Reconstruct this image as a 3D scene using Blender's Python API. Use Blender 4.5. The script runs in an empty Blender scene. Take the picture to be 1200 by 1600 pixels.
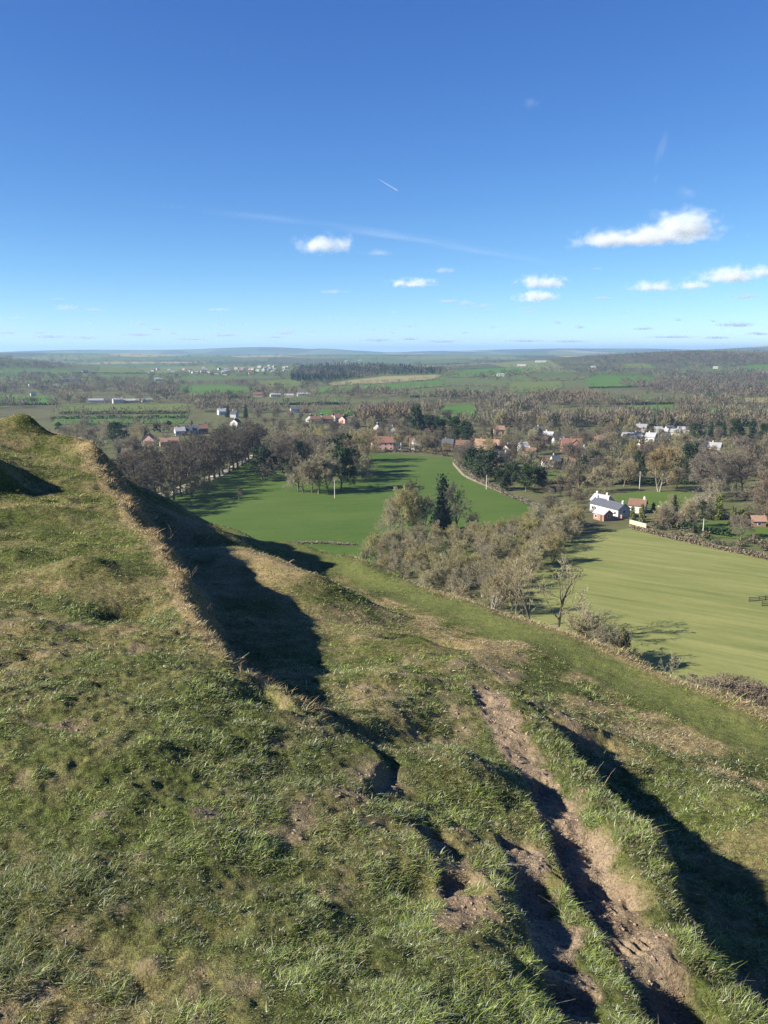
import bpy, math, numpy as np
from mathutils import Vector
R = np.random.default_rng(11)
S = bpy.context.scene
COL = S.collection
# ---------------------------------------------------------------- camera model
FPX = 1333.0; CP = math.radians(10.7); CC, CS = math.cos(CP), math.sin(CP)
EYE = 60.0                       # eye height above the valley floor (world z)
SUN_EL = math.radians(30); SUN_AZ_T = math.radians(17)   # light travels to +x, slightly away
LDIR = np.array([math.cos(SUN_EL)*math.cos(SUN_AZ_T), math.cos(SUN_EL)*math.sin(SUN_AZ_T), -math.sin(SUN_EL)])

def ray(px, py):
    u = (np.asarray(px, float)-600)/FPX; v = (np.asarray(py, float)-800)/FPX
    return u, CC - v*CS, -CS - v*CC
def P(px, py, Y):
    """world point seen in direction (px,py) at forward distance Y; z relative to the eye"""
    x, y, z = ray(px, py); k = Y/y
    return x*k, Y, z*k

# ---------------------------------------------------------------- noise
def _h(i, j, s):
    with np.errstate(over='ignore'):
        n = (i.astype(np.int64)*374761393 + j.astype(np.int64)*668265263 + s*974634791) & 0x7fffffff
        n = ((n ^ (n >> 13))*1274126177) & 0x7fffffff
        n = n ^ (n >> 16)
    return (n & 0xffff)/65535.0
def vnoise(x, y, s=0):
    xi = np.floor(x); yi = np.floor(y); fx = x-xi; fy = y-yi
    fx = fx*fx*fx*(fx*(fx*6-15)+10); fy = fy*fy*fy*(fy*(fy*6-15)+10)
    a = _h(xi, yi, s); b = _h(xi+1, yi, s); c = _h(xi, yi+1, s); d = _h(xi+1, yi+1, s)
    return (a*(1-fx)+b*fx)*(1-fy) + (c*(1-fx)+d*fx)*fy - .5
def fbm(x, y, s=0, o=4, g=.5):
    t = 0; a = 1
    for k in range(o):
        t = t + a*vnoise(x*2**k+17.3*k, y*2**k-9.1*k, s+k*7); a *= g
    return t
def sstep(a, b, x):
    t = np.clip((x-a)/(b-a), 0, 1); return t*t*(3-2*t)

# ---------------------------------------------------------------- mesh helpers
def mesh_np(name, V, faces, mats=(), parent=None, midx=None, smooth=False, attrs=None, link=True):
    """faces: list of (n,k) int arrays. attrs: name -> per-vertex float array or (n,3) colour"""
    V = np.asarray(V, np.float32)
    if isinstance(faces, np.ndarray): faces = [faces]
    faces = [np.asarray(f, np.int32) for f in faces if len(f)]
    me = bpy.data.meshes.new(name)
    me.vertices.add(len(V)); me.vertices.foreach_set('co', V.ravel())
    nl = sum(f.size for f in faces); nf = sum(len(f) for f in faces)
    me.loops.add(nl); me.loops.foreach_set('vertex_index', np.concatenate([f.ravel() for f in faces]))
    me.polygons.add(nf)
    tot = np.concatenate([np.full(len(f), f.shape[1], np.int32) for f in faces])
    st = np.concatenate([[0], np.cumsum(tot)[:-1]]).astype(np.int32)
    me.polygons.foreach_set('loop_start', st)
    try: me.polygons.foreach_set('loop_total', tot)
    except Exception: pass
    for m in mats: me.materials.append(m)
    if midx is not None: me.polygons.foreach_set('material_index', np.asarray(midx, np.int32))
    me.polygons.foreach_set('use_smooth', np.full(nf, bool(smooth)))
    for k, a in (attrs or {}).items():
        a = np.asarray(a, np.float32)
        if a.ndim == 1:
            at = me.attributes.new(k, 'FLOAT', 'POINT'); at.data.foreach_set('value', a)
        else:
            at = me.attributes.new(k, 'FLOAT_COLOR', 'POINT')
            at.data.foreach_set('color', np.concatenate([a, np.ones((len(a), 1), np.float32)], 1).ravel())
    me.update(calc_edges=True)
    o = bpy.data.objects.new(name, me)
    if link: COL.objects.link(o)
    if parent: o.parent = parent
    return o
def tag(o, label=None, cat=None, group=None, kind=None):
    if label: o['label'] = label
    if cat: o['category'] = cat
    if group: o['group'] = group
    if kind: o['kind'] = kind
    return o
def empty(name, loc, rz=0, s=1.):
    o = bpy.data.objects.new(name, None); COL.objects.link(o)
    o.location = loc; o.rotation_euler = (0, 0, rz); o.scale = (s, s, s) if np.isscalar(s) else s
    o.empty_display_size = .2
    return o
def copy_tree(o, parent=None):
    c = o.copy(); COL.objects.link(c)
    if parent: c.parent = parent
    for ch in list(o.children): copy_tree(ch, c)
    return c

# ---------------------------------------------------------------- materials
def new_mat(name):
    m = bpy.data.materials.new(name); m.use_nodes = True
    nt = m.node_tree; nt.nodes.clear()
    out = nt.nodes.new('ShaderNodeOutputMaterial')
    return m, nt, out
class NT:
    """tiny node-graph writer"""
    def __init__(s, nt): s.nt = nt
    def n(s, t, **kw):
        nd = s.nt.nodes.new(t)
        for k, v in kw.items():
            if k.startswith('i_'):
                key = k[2:].replace('_', ' '); key = int(key) if key.isdigit() else key
                if isinstance(v, bpy.types.NodeSocket): s.nt.links.new(v, nd.inputs[key])
                else: nd.inputs[key].default_value = v
            else: setattr(nd, k, v)
        return nd
    def noise(s, vec, scale, detail=4, rough=.55, dim='3D'):
        nd = s.n('ShaderNodeTexNoise', noise_dimensions=dim); s.nt.links.new(vec, nd.inputs['Vector'])
        nd.inputs['Scale'].default_value = scale; nd.inputs['Detail'].default_value = detail; nd.inputs['Roughness'].default_value = rough
        return nd.outputs['Fac']
    def ramp(s, fac, stops):
        nd = s.n('ShaderNodeValToRGB'); s.nt.links.new(fac, nd.inputs[0])
        e = nd.color_ramp.elements
        while len(e) < len(stops): e.new(.5)
        for el, (p_, c) in zip(e, stops):
            el.position = p_; el.color = (c, c, c, 1) if np.isscalar(c) else (*c, 1)
        return nd.outputs[0]
    def mix(s, fac, a, b, mode='MIX'):
        nd = s.n('ShaderNodeMix', data_type='RGBA', blend_type=mode)
        for key, v in ((0, fac), (6, a), (7, b)):
            if isinstance(v, bpy.types.NodeSocket): s.nt.links.new(v, nd.inputs[key])
            elif key == 0: nd.inputs[0].default_value = v
            else: nd.inputs[key].default_value = (*v, 1)
        return nd.outputs[2]
    def math(s, op, a, b=0., clamp=False):
        nd = s.n('ShaderNodeMath', operation=op, use_clamp=clamp)
        for k, v in ((0, a), (1, b)):
            if isinstance(v, bpy.types.NodeSocket): s.nt.links.new(v, nd.inputs[k])
            else: nd.inputs[k].default_value = v
        return nd.outputs[0]
    def attr(s, name, out='Fac'):
        return s.n('ShaderNodeAttribute', attribute_name=name).outputs[out]
    def diffuse(s, out, col, rough=.9, bump=None, bstr=.3, bdist=.02, spec=.15, transl=0.):
        b = s.n('ShaderNodeBsdfPrincipled')
        if isinstance(col, bpy.types.NodeSocket): s.nt.links.new(col, b.inputs['Base Color'])
        else: b.inputs['Base Color'].default_value = (*col, 1)
        b.inputs['Roughness'].default_value = rough; b.inputs['Specular IOR Level'].default_value = spec
        if bump is not None:
            bn = s.n('ShaderNodeBump'); bn.inputs['Strength'].default_value = bstr; bn.inputs['Distance'].default_value = bdist
            s.nt.links.new(bump, bn.inputs['Height']); s.nt.links.new(bn.outputs[0], b.inputs['Normal'])
        sh = b.outputs[0]
        if transl > 0:
            t = s.n('ShaderNodeBsdfTranslucent')
            if isinstance(col, bpy.types.NodeSocket): s.nt.links.new(col, t.inputs[0])
            else: t.inputs[0].default_value = (*col, 1)
            mx = s.n('ShaderNodeMixShader'); mx.inputs[0].default_value = transl
            s.nt.links.new(sh, mx.inputs[1]); s.nt.links.new(t.outputs[0], mx.inputs[2]); sh = mx.outputs[0]
        s.nt.links.new(sh, out.inputs['Surface'])
def simple_mat(name, col, rough=.85, var=.25, scale=1.5, spec=.2, bump=0.):
    m, nt, out = new_mat(name); g = NT(nt)
    tc = g.n('ShaderNodeTexCoord').outputs['Object']
    f = g.noise(tc, scale, 5)
    lo = tuple(c*(1-var) for c in col); hi = tuple(min(1, c*(1+var)) for c in col)
    c = g.ramp(f, [(.3, lo), (.7, hi)])
    g.diffuse(out, c, rough, f if bump else None, bump, .05, spec)
    return m
HCOLS, HROWS = 760, 1050
SKY_STR, SUN_STR, EXPO, VOLB = .10, 5.0, 1.35, 3
HAZE_D = 8.0e-5
NBLADES = 1100000
DENOISE = True
# ================================================================ THE NEAR HILL
def tps_fit(pts):
    """thin-plate spline z(x,y) through control points (px,py,Y)"""
    c = np.array([P(a, b, Y) for a, b, Y in pts]); n = len(c)
    d = np.hypot(c[:, None, 0]-c[None, :, 0], c[:, None, 1]-c[None, :, 1])
    K = np.where(d > 0, d*d*np.log(d+1e-12), 0) + np.eye(n)*.002
    A = np.zeros((n+3, n+3)); A[:n, :n] = K
    A[:n, n] = 1; A[:n, n+1:] = c[:, :2]; A[n:, :n] = A[:n, n:].T
    w = np.linalg.solve(A, np.concatenate([c[:, 2], np.zeros(3)]))
    return c, w
def tps_eval(f, x, y):
    c, w = f; sh = x.shape; x = x.ravel(); y = y.ravel(); r = np.empty(len(x))
    for i in range(0, len(x), 60000):
        a = x[i:i+60000, None]; b = y[i:i+60000, None]
        d2 = (a-c[None, :, 0])**2 + (b-c[None, :, 1])**2 + 1e-12
        r[i:i+60000] = (.5*d2*np.log(d2)) @ w[:-3] + w[-3] + w[-2]*a[:, 0] + w[-1]*b[:, 0]
    return r.reshape(sh)
def poly_dist(line, x, y):
    """signed distance (positive on the left of travel) to a polyline, plus the along-parameter (0..1) and z"""
    L = np.asarray(line, float); best = np.full(x.shape, 1e9); sg = np.zeros(x.shape); par = np.zeros(x.shape); zz = np.zeros(x.shape)
    n = len(L)-1
    for i in range(n):
        ax, ay = L[i, :2]; bx, by = L[i+1, :2]; dx, dy = bx-ax, by-ay; l2 = dx*dx+dy*dy+1e-12
        t = ((x-ax)*dx+(y-ay)*dy)/l2; tc = np.clip(t, 0, 1)
        ex = x-(ax+tc*dx); ey = y-(ay+tc*dy); d = np.hypot(ex, ey)
        s = np.where(dx*(y-ay)-dy*(x-ax) > 0, 1., -1.)
        m = d < best
        best = np.where(m, d, best); sg = np.where(m, s, sg); par = np.where(m, (i+tc)/n, par); zz = np.where(m, L[i, 2]+tc*(L[i+1, 2]-L[i, 2]), zz)
    return best*sg, par, zz
PL = lambda pts: np.array([P(a, b, Y) for a, b, Y in pts])

F_UP = tps_fit([(100,1600,1.85),(600,1600,1.85),(-300,1600,1.85),(200,1400,2.4),(-200,1400,2.45),(600,1400,2.62),(0,1200,3.25),(300,1200,3.4),(-300,1200,3.2),(500,1180,3.85),(330,1000,5.6),(150,1000,5.35),
  (-60,1000,5.2),(-400,1000,5.0),(270,870,8.3),(120,870,8.0),(-40,870,7.8),(-300,870,7.4),(205,780,11.8),(80,780,11.4),(-80,780,11),(172,735,13.8),(152,712,15.2),(100,690,17),(50,678,18.5),(0,668,18.5),(-100,650,18),(-400,600,17),(430,1075,4.65)])
F_LO = tps_fit([(600,1600,1.9),(300,1600,1.86),(800,1550,2.3),(1000,1600,2.12),(1150,1590,2.35),(1300,1600,2.6),(1000,1400,2.95),(1100,1500,2.6),(600,1450,2.5),(520,1250,3.65),(700,1250,3.9),(640,1150,4.9),(500,1130,4.65),(520,1050,6.35),
  (450,980,8.5),(400,900,10.8),(300,850,13.1),(200,760,16),(450,1045,6.6),(600,1060,6.0),(850,1120,5.45),(950,1230,4.25),(1020,1300,3.65),(740,1045,6.8),(600,985,8.3),(475,893,10.7),(430,875,11.5),(385,857,12.5),(330,825,13.7),(240,768,16),
  (935,1155,5.2),(1060,1290,3.85),(1190,1400,3.2),(1150,1250,4.5),(1000,1150,5.9),(900,1080,6.9),(850,1040,7.7),(1250,1300,4.1),(760,1000,8.6),(640,960,10.8),(340,836,15.6),(405,864,14.4),(300,808,17.5),(600,948,11.3),(545,922,13.6),(540,935,12.0),(660,995,9.5),(705,1015,9.0),(500,905,14.6),(560,920,13.4),(520,897,15.5),
  (1200,1175,5.9),(1000,1080,7.4),(800,990,9.7),(700,950,11.6),(560,893,15.5),(480,868,18),(400,850,21),(1300,1170,6.3),(1200,1122,6.7),(1000,1045,8.3),(770,957,11.5),(560,878,17),(460,853,20),(370,832,23.5),(250,800,28),(1400,1250,5.5)])
LIP = PL([(-40,640,26),(60,665,21),(130,690,17.5),(152,706,15.4),(164,738,13.9),(205,788,11.5),(255,848,8.9),(283,905,7.4),(300,950,6.6),(332,1002,5.6),(385,1042,5.0),(432,1080,4.6),(480,1112,4.3),(545,1150,4.0),(600,1195,3.6),(640,1300,3.0),(660,1500,2.2),(660,1700,1.6)])
CREST = PL([(-500,780,46),(100,780,34),(250,800,28),(370,830,23.5),(460,852,20),(560,878,17),(770,957,11.5),(1000,1045,8.3),(1200,1122,6.7),(1400,1250,5.4),(1700,1500,4.3)])
CREST = np.vstack([CREST, [[8, 1.0, -4.0], [15, -12, -4.0], [22, -40, -4.5]]])
TRACK = PL([(250,806,27),(400,842,21.8),(480,866,18.3),(560,893,15.6),(700,950,11.6),(800,990,9.7),(1000,1080,7.4),(1200,1175,5.9),(1400,1290,5.2),(1600,1420,4.6)])
GULLY = PL([(842,1098,5.6),(870,1130,5.25),(915,1200,4.5),(965,1258,4.0),(1020,1305,3.6),(1062,1392,3.1),(1102,1472,2.75),(1160,1545,2.5),(1235,1610,2.3),(1320,1720,2.0)])
RUT_A = PL([(752,1055,6.45),(775,1110,5.6),(806,1160,4.95),(835,1210,4.5),(862,1265,4.05),(890,1325,3.6),(925,1385,3.2),(955,1445,2.9),(1000,1510,2.6),(1052,1575,2.35),(1100,1650,2.1)])
RUT_B = PL([(800,1340,3.45),(822,1400,3.1),(842,1460,2.8),(862,1530,2.5),(890,1590,2.28),(930,1680,2.0)])
RUT_C = PL([(655,1340,3.35),(690,1385,3.1),(715,1440,2.82),(735,1520,2.5)])
LIP_S = PL([(415,1052,4.95),(428,1078,4.7),(448,1096,4.55),(478,1112,4.35)])       # small eroded lip
LIP_M = PL([(520,1130,4.35),(560,1160,4.1),(598,1188,3.85),(575,1215,3.65),(548,1262,3.4)])
NOTCH_D = [(640,1032,8.0),(690,1027,7.9)]
# (px,py,Y, height, radius x, radius y) low mounds and hollows
MOUNDS = [(-28,748,11.6,.46,.35,.7),(-80,730,12.5,.4,.8,1.0),(20,690,17.5,.22,.9,.6),(42,676,17.6,.26,.35,.35),(120,708,16,.12,.9,.5),(150,715,15.2,.22,.38,.4),(60,812,10.2,.10,.5,.35),(128,800,10.6,.10,.5,.4),(20,880,7.8,.06,.35,.3),
  (140,905,7.3,.17,.42,.42),(200,955,6.3,-.10,.22,.3),(60,985,5.6,.05,.3,.25),(235,1040,4.9,.06,.25,.25),(100,1110,4.1,.04,.3,.2),(30,1200,3.3,.035,.25,.2),(240,1190,3.5,.035,.2,.2),
  (330,1090,4.5,.05,.3,.25),(700,1205,4.25,.13,.26,.30),(755,1245,3.95,.12,.20,.25),(640,1235,3.95,.08,.22,.22),(610,1110,5.2,.08,.25,.3),(560,1120,4.85,.07,.25,.25),(540,1300,3.3,.05,.2,.2),(640,1380,2.95,.06,.2,.2),
  (330,1350,2.8,.03,.2,.2),(120,1400,2.4,.035,.2,.15),(420,1480,2.35,.03,.2,.15),(760,1480,2.65,.06,.16,.22),(760,1580,2.3,.05,.16,.2),(650,1420,2.75,-.05,.12,.12),
  (500,915,9.6,.04,.18,.22),
  (655,1022,7.7,.10,.2,.2),(700,1045,6.9,.06,.25,.2),(620,1065,6.1,.06,.3,.2),(930,1150,5.3,.05,.16,.2),(1130,1330,3.8,.04,.2,.2),(1170,1255,4.5,.05,.2,.2),(985,1180,5.2,.05,.18,.15),(905,1085,6.8,.04,.2,.2),
  (1020,1185,5.4,.04,.2,.15),(690,985,9.6,.06,.4,.3)]
MOUNDW = [(*P(a, b, Y)[:2], h, rx, ry) for a, b, Y, h, rx, ry in MOUNDS]

def gprof(s, w, d, rec):
    """gully cross-section: drops d within w right of the lip, floor, then recovers over rec"""
    return -d*sstep(0, w, s)*(1-sstep(w+.12, w+.12+rec, s))

def hill(x, y, detail=True, masks=False):
    x = np.asarray(x, float); y = np.asarray(y, float)
    xc = np.clip(x, -14, 13); yc = np.clip(y, .6, 44)
    up = tps_eval(F_UP, np.clip(xc, -9, 3), np.clip(yc, .6, 22)); lo = tps_eval(F_LO, np.maximum(xc, -12), yc)
    up = up - .55*np.logaddexp(0, (y-20.5)*1.5)/1.5 - .10*np.clip(-x-9, 0, 40)*-1*.6
    sl, pl, _ = poly_dist(LIP, x, y)
    wob = .10*fbm(x*1.6, y*1.6, 5, 3)*np.clip(y/6, .3, 1.6)
    w = np.clip(.05*y, .12, .6) + .42*(1-sstep(3.7, 5.0, y))
    ls = sl + wob
    bl = sstep(-.25*w, 1.25*w, ls)
    z = up*(1-bl) + np.minimum(lo, up+.05)*bl
    # raised, rounded lip edge
    ed = np.exp(-(ls/(.05*np.clip(y, 2, 14)))**2)*np.where(ls < 0, 1, .2)*sstep(4.2, 6.0, y)
    z = z + .05*ed
    sc, pc, _ = poly_dist(CREST, x, y)        # >0 beyond the crest
    sc = sc + .25*fbm(x*.9, y*.9, 31, 3)
    z = z + .10*np.exp(-((sc+.25)/.35)**2)*sstep(3, 8, np.hypot(x, y))
    # slope of the hill beyond the crest
    z = z - .78*np.logaddexp(0, (sc-.35)*7)/7
    far = np.hypot(np.maximum(np.abs(x)-14, 0), np.maximum(y-44, 0)); z = z - .25*far
    # mounds
    for mx, my, h, rx, ry in MOUNDW:
        q = ((x-mx)/rx)**2 + ((y-my)/ry)**2
        z = z + h*np.exp(-q)
    # gully beside the bank
    sg, pg, _ = poly_dist(GULLY, x, y)
    ga = sstep(0, .10, pg)*(.19+.09*pg)
    gs = sg + .10*fbm(x*2.2, y*2.2, 9, 3) + .02
    z = z + gprof(gs, .16, 1., .75)*ga
    sg0 = sg
    z = z + .03*np.exp(-((gs+.10)/.12)**2)
    # ruts
    def rut(line, wd, dp, s0, fade=.06):
        s, p_, _ = poly_dist(line, x, y)
        s = s + .10*wd*6*fbm(x*3.1, y*3.1, s0, 3)*.35
        e = sstep(0, fade, p_)*(1-sstep(1-.02, 1, p_))*(np.abs(s) < 1.5)
        # steep left bank, gentler right
        pr = sstep(-1.15*wd, -.65*wd, s)*(1-sstep(.35*wd, 1.35*wd, s))
        dep = dp*np.clip(.78+2.6*fbm(p_*11+s0, p_*0+s0, s0, 2), .15, 1.5)
        return -dep*pr*e, sstep(-1.2*wd, -.7*wd, s)*(1-sstep(.30*wd, 1.05*wd, s+.10*fbm(x*6, y*6, s0+1, 3)))*e
    za, ma = rut(RUT_A, .135, .066, 21, .05); zb, mb = rut(RUT_B, .085, .055, 23, .12); zc, mc = rut(RUT_C, .08, .04, 25, .2)
    z = z + za + np.minimum(zb, 0) + zc
    # back wall of the rut head
    # small lips
    for ln, dp, wd in ((LIP_S, .10, .26), (LIP_M, .06, .30)):
        s, p_, _ = poly_dist(ln, x, y)
        e = np.sin(np.clip(p_, 0, 1)*np.pi)**.5
        if ln is LIP_S: s = s
        z = z - dp*sstep(-.01, .07, s if ln is not LIP_S else -s)*np.exp(-(np.abs(s)/wd)**2)*e
    for a in NOTCH_D:
        nx, ny, _ = P(*a); z = z - .14*np.exp(-((x-nx)**2/.06+(y-ny)**2/.05))
    r = np.hypot(x, y)
    lowq = np.maximum(sstep(.3, 1.2, sl)*sstep(6, 9, r), sstep(.5, .9, sg0)*(r < 14))
    amp = np.clip(r/7, .6, 2.2)*(1-.80*lowq)
    if detail:
        z = z + .022*np.maximum(0, vnoise(x*4.5, y*3.2, 58)+.1)*lowq*sstep(.6, 1.2, np.abs(sc+.9)) 
        z = z + .050*amp*fbm(x*.8, y*.8, 1, 3) + .026*fbm(x*2.6, y*2.6, 2, 4)*np.clip(r/4.5, .75, 1.8)*(1-.65*lowq)
        z = z + (.016+.007*(r < 7))*fbm(x*8, y*8, 3, 3) + .012*(r < 6)*fbm(x*22, y*22, 13, 2)
        
        dm = np.clip(ma+mb, 0, 1)
        z = z + dm*(.020*fbm(x*14, y*14, 8, 3) - .03*sstep(.1, .35, vnoise(x*7, y*5, 77)))
        for a_, b_, Y_, th_, l_, w2 in ((905,1362,3.08,.5,.10,.055),(880,1352,3.15,.7,.09,.05),(938,1405,2.92,.35,.10,.05),(850,1235,4.25,.4,.10,.06),(985,1500,2.62,.6,.09,.05)):
            fx, fy, _ = P(a_, b_, Y_); u_ = (x-fx)*math.cos(th_)+(y-fy)*math.sin(th_); v_ = -(x-fx)*math.sin(th_)+(y-fy)*math.cos(th_)
            z = z + np.exp(-(u_/l_)**4-(v_/w2)**4)*(.009*np.sin(u_*6.283/.034)-.012)
    if not masks: return z
    st, pt, _ = poly_dist(TRACK, x, y)
    tw = np.clip(.22+.014*y, .26, .55)
    track = np.exp(-(st/tw)**4)
    n1 = fbm(x*1.3, y*1.3, 61, 4); n2 = fbm(x*3.7, y*3.7, 62, 4)
    dirt = np.clip(ma*1.25+mb*1.1+mc*.8, 0, 1)
    for a, b, Y, rr in ((590,1215,3.7,.16),(545,1275,3.35,.13),(480,1125,4.2,.16),(690,1090,5.7,.24),(650,1070,6.1,.2),(760,1040,6.9,.28),(725,1130,5.1,.12),(700,1150,4.9,.13),(250,1440,2.3,.07),(110,1460,2.2,.06),(430,1170,3.85,.08),(160,1290,2.9,.06),(330,1290,3.0,.06),(220,1340,2.65,.06),(395,1580,2.0,.06),(820,1480,2.7,.08),(700,1530,2.5,.08)):
        cx, cy, _ = P(a, b, Y); q = np.exp(-((x-cx)**2+(y-cy)**2)/(rr*rr)); dirt = np.maximum(dirt, q*.62)
    spots = sstep(.16, .40, fbm(x*6.3+3, y*5.1, 66, 4))*.62*(1-track)*(r < 12)*(1-sstep(.3, .6, sg))*(1-.8*sstep(6.5, 8, r))*sstep(-.35, .25, n1)
    dirt = np.clip(np.maximum(dirt, spots) + .3*(dirt > .08)*n2*2*np.minimum(1, 4*dirt*(1-dirt)+.3), 0, 1)
    # dry tan grass
    dry = .27 - .06*sstep(5, 8, r)*(sl < 0) + .55*n1 + .45*n2
    dry = dry + .55*ed*(np.abs(ls) < .022*np.clip(y, 2, 14)) + .12*sstep(6, 13, y)*(sl < .3)            # lip and the far plateau
    dry = dry + 1.0*np.exp(-((sl-.30*w)/(.55*w))**2)*sstep(4.5, 6, y)
    dry = dry + 1.1*np.exp(-((sc+.28)/(.20+.010*r))**2)             # crest fringe
    lowr = (sg > .55)*sstep(.55, 1.0, sg)
    dry = dry + lowr*(.26+1.2*n1+1.3*n2)*(1-track)
    dry = dry + .5*sstep(7.5, 9.5, y)*(sl > 0)*(sc < -1.2)*(1-sstep(13, 18, y))*(.6+n1)
    dry = dry*(1-.9*track) - .5*(r < 5)*sstep(-.2, .2, n2)*.4
    bank = np.exp(-((sg+.28)/.22)**2); dry = dry - .25*bank
    return z, np.clip(dirt, 0, 1), np.clip(dry, 0, 1), track

def build_hill():
    az = np.concatenate([np.linspace(-180, -40, 90, endpoint=False), np.linspace(-40, -31, 60, endpoint=False), np.linspace(-31, 31, HCOLS, endpoint=False), np.linspace(31, 40, 60, endpoint=False), np.linspace(40, 180, 91)])
    rr = np.concatenate([[.05, .3, .6, .9], np.geomspace(1.15, 42, HROWS), np.geomspace(44, 150, 40)])
    A, Rr = np.meshgrid(np.radians(az), rr)
    X = Rr*np.sin(A); Y = Rr*np.cos(A)
    z, dirt, dry, track = hill(X, Y, True, True)
    V = np.stack([X, Y, z+EYE], -1).reshape(-1, 3)
    n, m = X.shape
    i = (np.arange(n-1)[:, None]*m + np.arange(m-1)[None, :]).ravel()
    q = np.stack([i, i+1, i+m+1, i+m], 1)
    q = q[:, ::-1]
    keep = V[q[:, 0], 2] > -3; q = q[keep]
    return mesh_np('hillside', V, q, [M_HILL], smooth=True, attrs={'dirt': dirt.ravel(), 'dry': dry.ravel(), 'track': track.ravel()})
def hill_material():
    m, nt, out = new_mat('hill_turf'); g = NT(nt)
    geo = g.n('ShaderNodeNewGeometry').outputs['Position']
    d, t, k = g.attr('dirt'), g.attr('dry'), g.attr('track')
    nf = g.noise(geo, 26, 7, .72); nm = g.noise(geo, 5, 5, .6); nc = g.noise(geo, 90, 3, .6)
    green = g.ramp(nf, [(.30, (.018, .017, .008)), (.46, (.055, .066, .018)), (.59, (.098, .120, .030)), (.78, (.155, .155, .055))])
    tan = g.ramp(nf, [(.25, (.10, .072, .032)), (.5, (.25, .19, .09)), (.78, (.42, .34, .18))])
    tt = g.math('ADD', t, g.math('MULTIPLY', g.math('SUBTRACT', nm, .5), .9), True)
    c = g.mix(tt, green, tan)
    trk = g.ramp(nf, [(.25, (.070, .085, .024)), (.7, (.125, .140, .045))])
    c = g.mix(g.math('MULTIPLY', k, .75), c, trk)
    soil = g.ramp(nc, [(.25, (.10, .070, .042)), (.48, (.24, .182, .118)), (.8, (.36, .285, .195))])
    wet = g.noise(geo, 2.6, 4, .6); soil = g.mix(g.math('MULTIPLY', g.math('SUBTRACT', wet, .45), 3., True), soil, g.mix(1., soil, (.55, .50, .46), 'MULTIPLY'))
    dd = g.math('ADD', d, g.math('MULTIPLY', g.math('SUBTRACT', nm, .5), .5), True)
    c = g.mix(dd, c, soil)
    h = g.math('ADD', nf, g.math('MULTIPLY', nc, .5))
    g.diffuse(out, c, .95, h, .8, .03, .1)
    return m
M_HILL = hill_material()
# ================================================================ THE VALLEY
BUMPS = [(-1350,2350,58,460,380),(-140,2350,17,330,260),(330,1950,11,330,200),(1120,2950,58,620,520),(-2600,5200,26,1500,900),(700,5200,12,2200,900),
  (-3000,9300,46,1700,500),(-1200,9600,62,900,420),(-620,9000,46,330,300),(-150,9300,22,300,300),(2600,10500,70,2600,700),(4300,7600,115,1500,600),(1700,8200,36,700,400),(900,9000,26,500,300),(-6500,8000,60,2500,900),(7500,7000,80,2500,1200)]
def zv(x, y):
    x = np.asarray(x, float); y = np.asarray(y, float); r = np.hypot(x, y)
    z = 1.1*vnoise(x/140, y/140, 91)*sstep(150, 400, r) + sstep(700, 2200, r)*(9*vnoise(x/520, y/420, 92)+3.) + 18*sstep(2600, 6500, r) + sstep(3500, 7000, r)*14*vnoise(x/1500, y/900, 93)
    for bx, by, h, sx, sy in BUMPS:
        z = z + h*np.exp(-((x-bx)/sx)**2-((y-by)/sy)**2)
    return z
def hit(px, py):
    """where the line of sight through a pixel first meets the valley ground"""
    px = np.atleast_1d(np.asarray(px, float)); py = np.atleast_1d(np.asarray(py, float)); px, py = np.broadcast_arrays(px, py)
    rx, ry, rz = ray(px, py); rx = rx/ry; rz = rz/ry
    Ys = np.geomspace(110, 20000, 420); res = np.full(px.shape, 20000.); done = np.zeros(px.shape, bool); prev = None
    for k, Y in enumerate(Ys):
        g = EYE+rz*Y - zv(rx*Y, Y)
        if prev is not None:
            m = (~done) & (g < 0); t = prev/(prev-g+1e-9)
            res[m] = (Ys[k-1]+t*(Y-Ys[k-1]))[m]; done |= m
        prev = g
    return rx*res, res, zv(rx*res, res)
_YS = np.geomspace(110, 20000, 420)
def hit1(px, py):
    rx, ry, rz = ray(px, py); rx = rx/ry; rz = rz/ry
    g = EYE+rz*_YS - zv(rx*_YS, _YS); k = int(np.argmax(g < 0))
    Y = 20000. if g[k] >= 0 else (_YS[0] if k == 0 else _YS[k-1]+g[k-1]/(g[k-1]-g[k]+1e-9)*(_YS[k]-_YS[k-1]))
    return float(rx*Y), float(Y), float(zv(rx*Y, Y))
def pix(x, y, z):
    """pixel of a world point"""
    zz = np.asarray(z, float)-EYE; f = CC*y - CS*zz; u = CS*y + CC*zz
    return 600+FPX*x/f, 800-FPX*u/f

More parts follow.
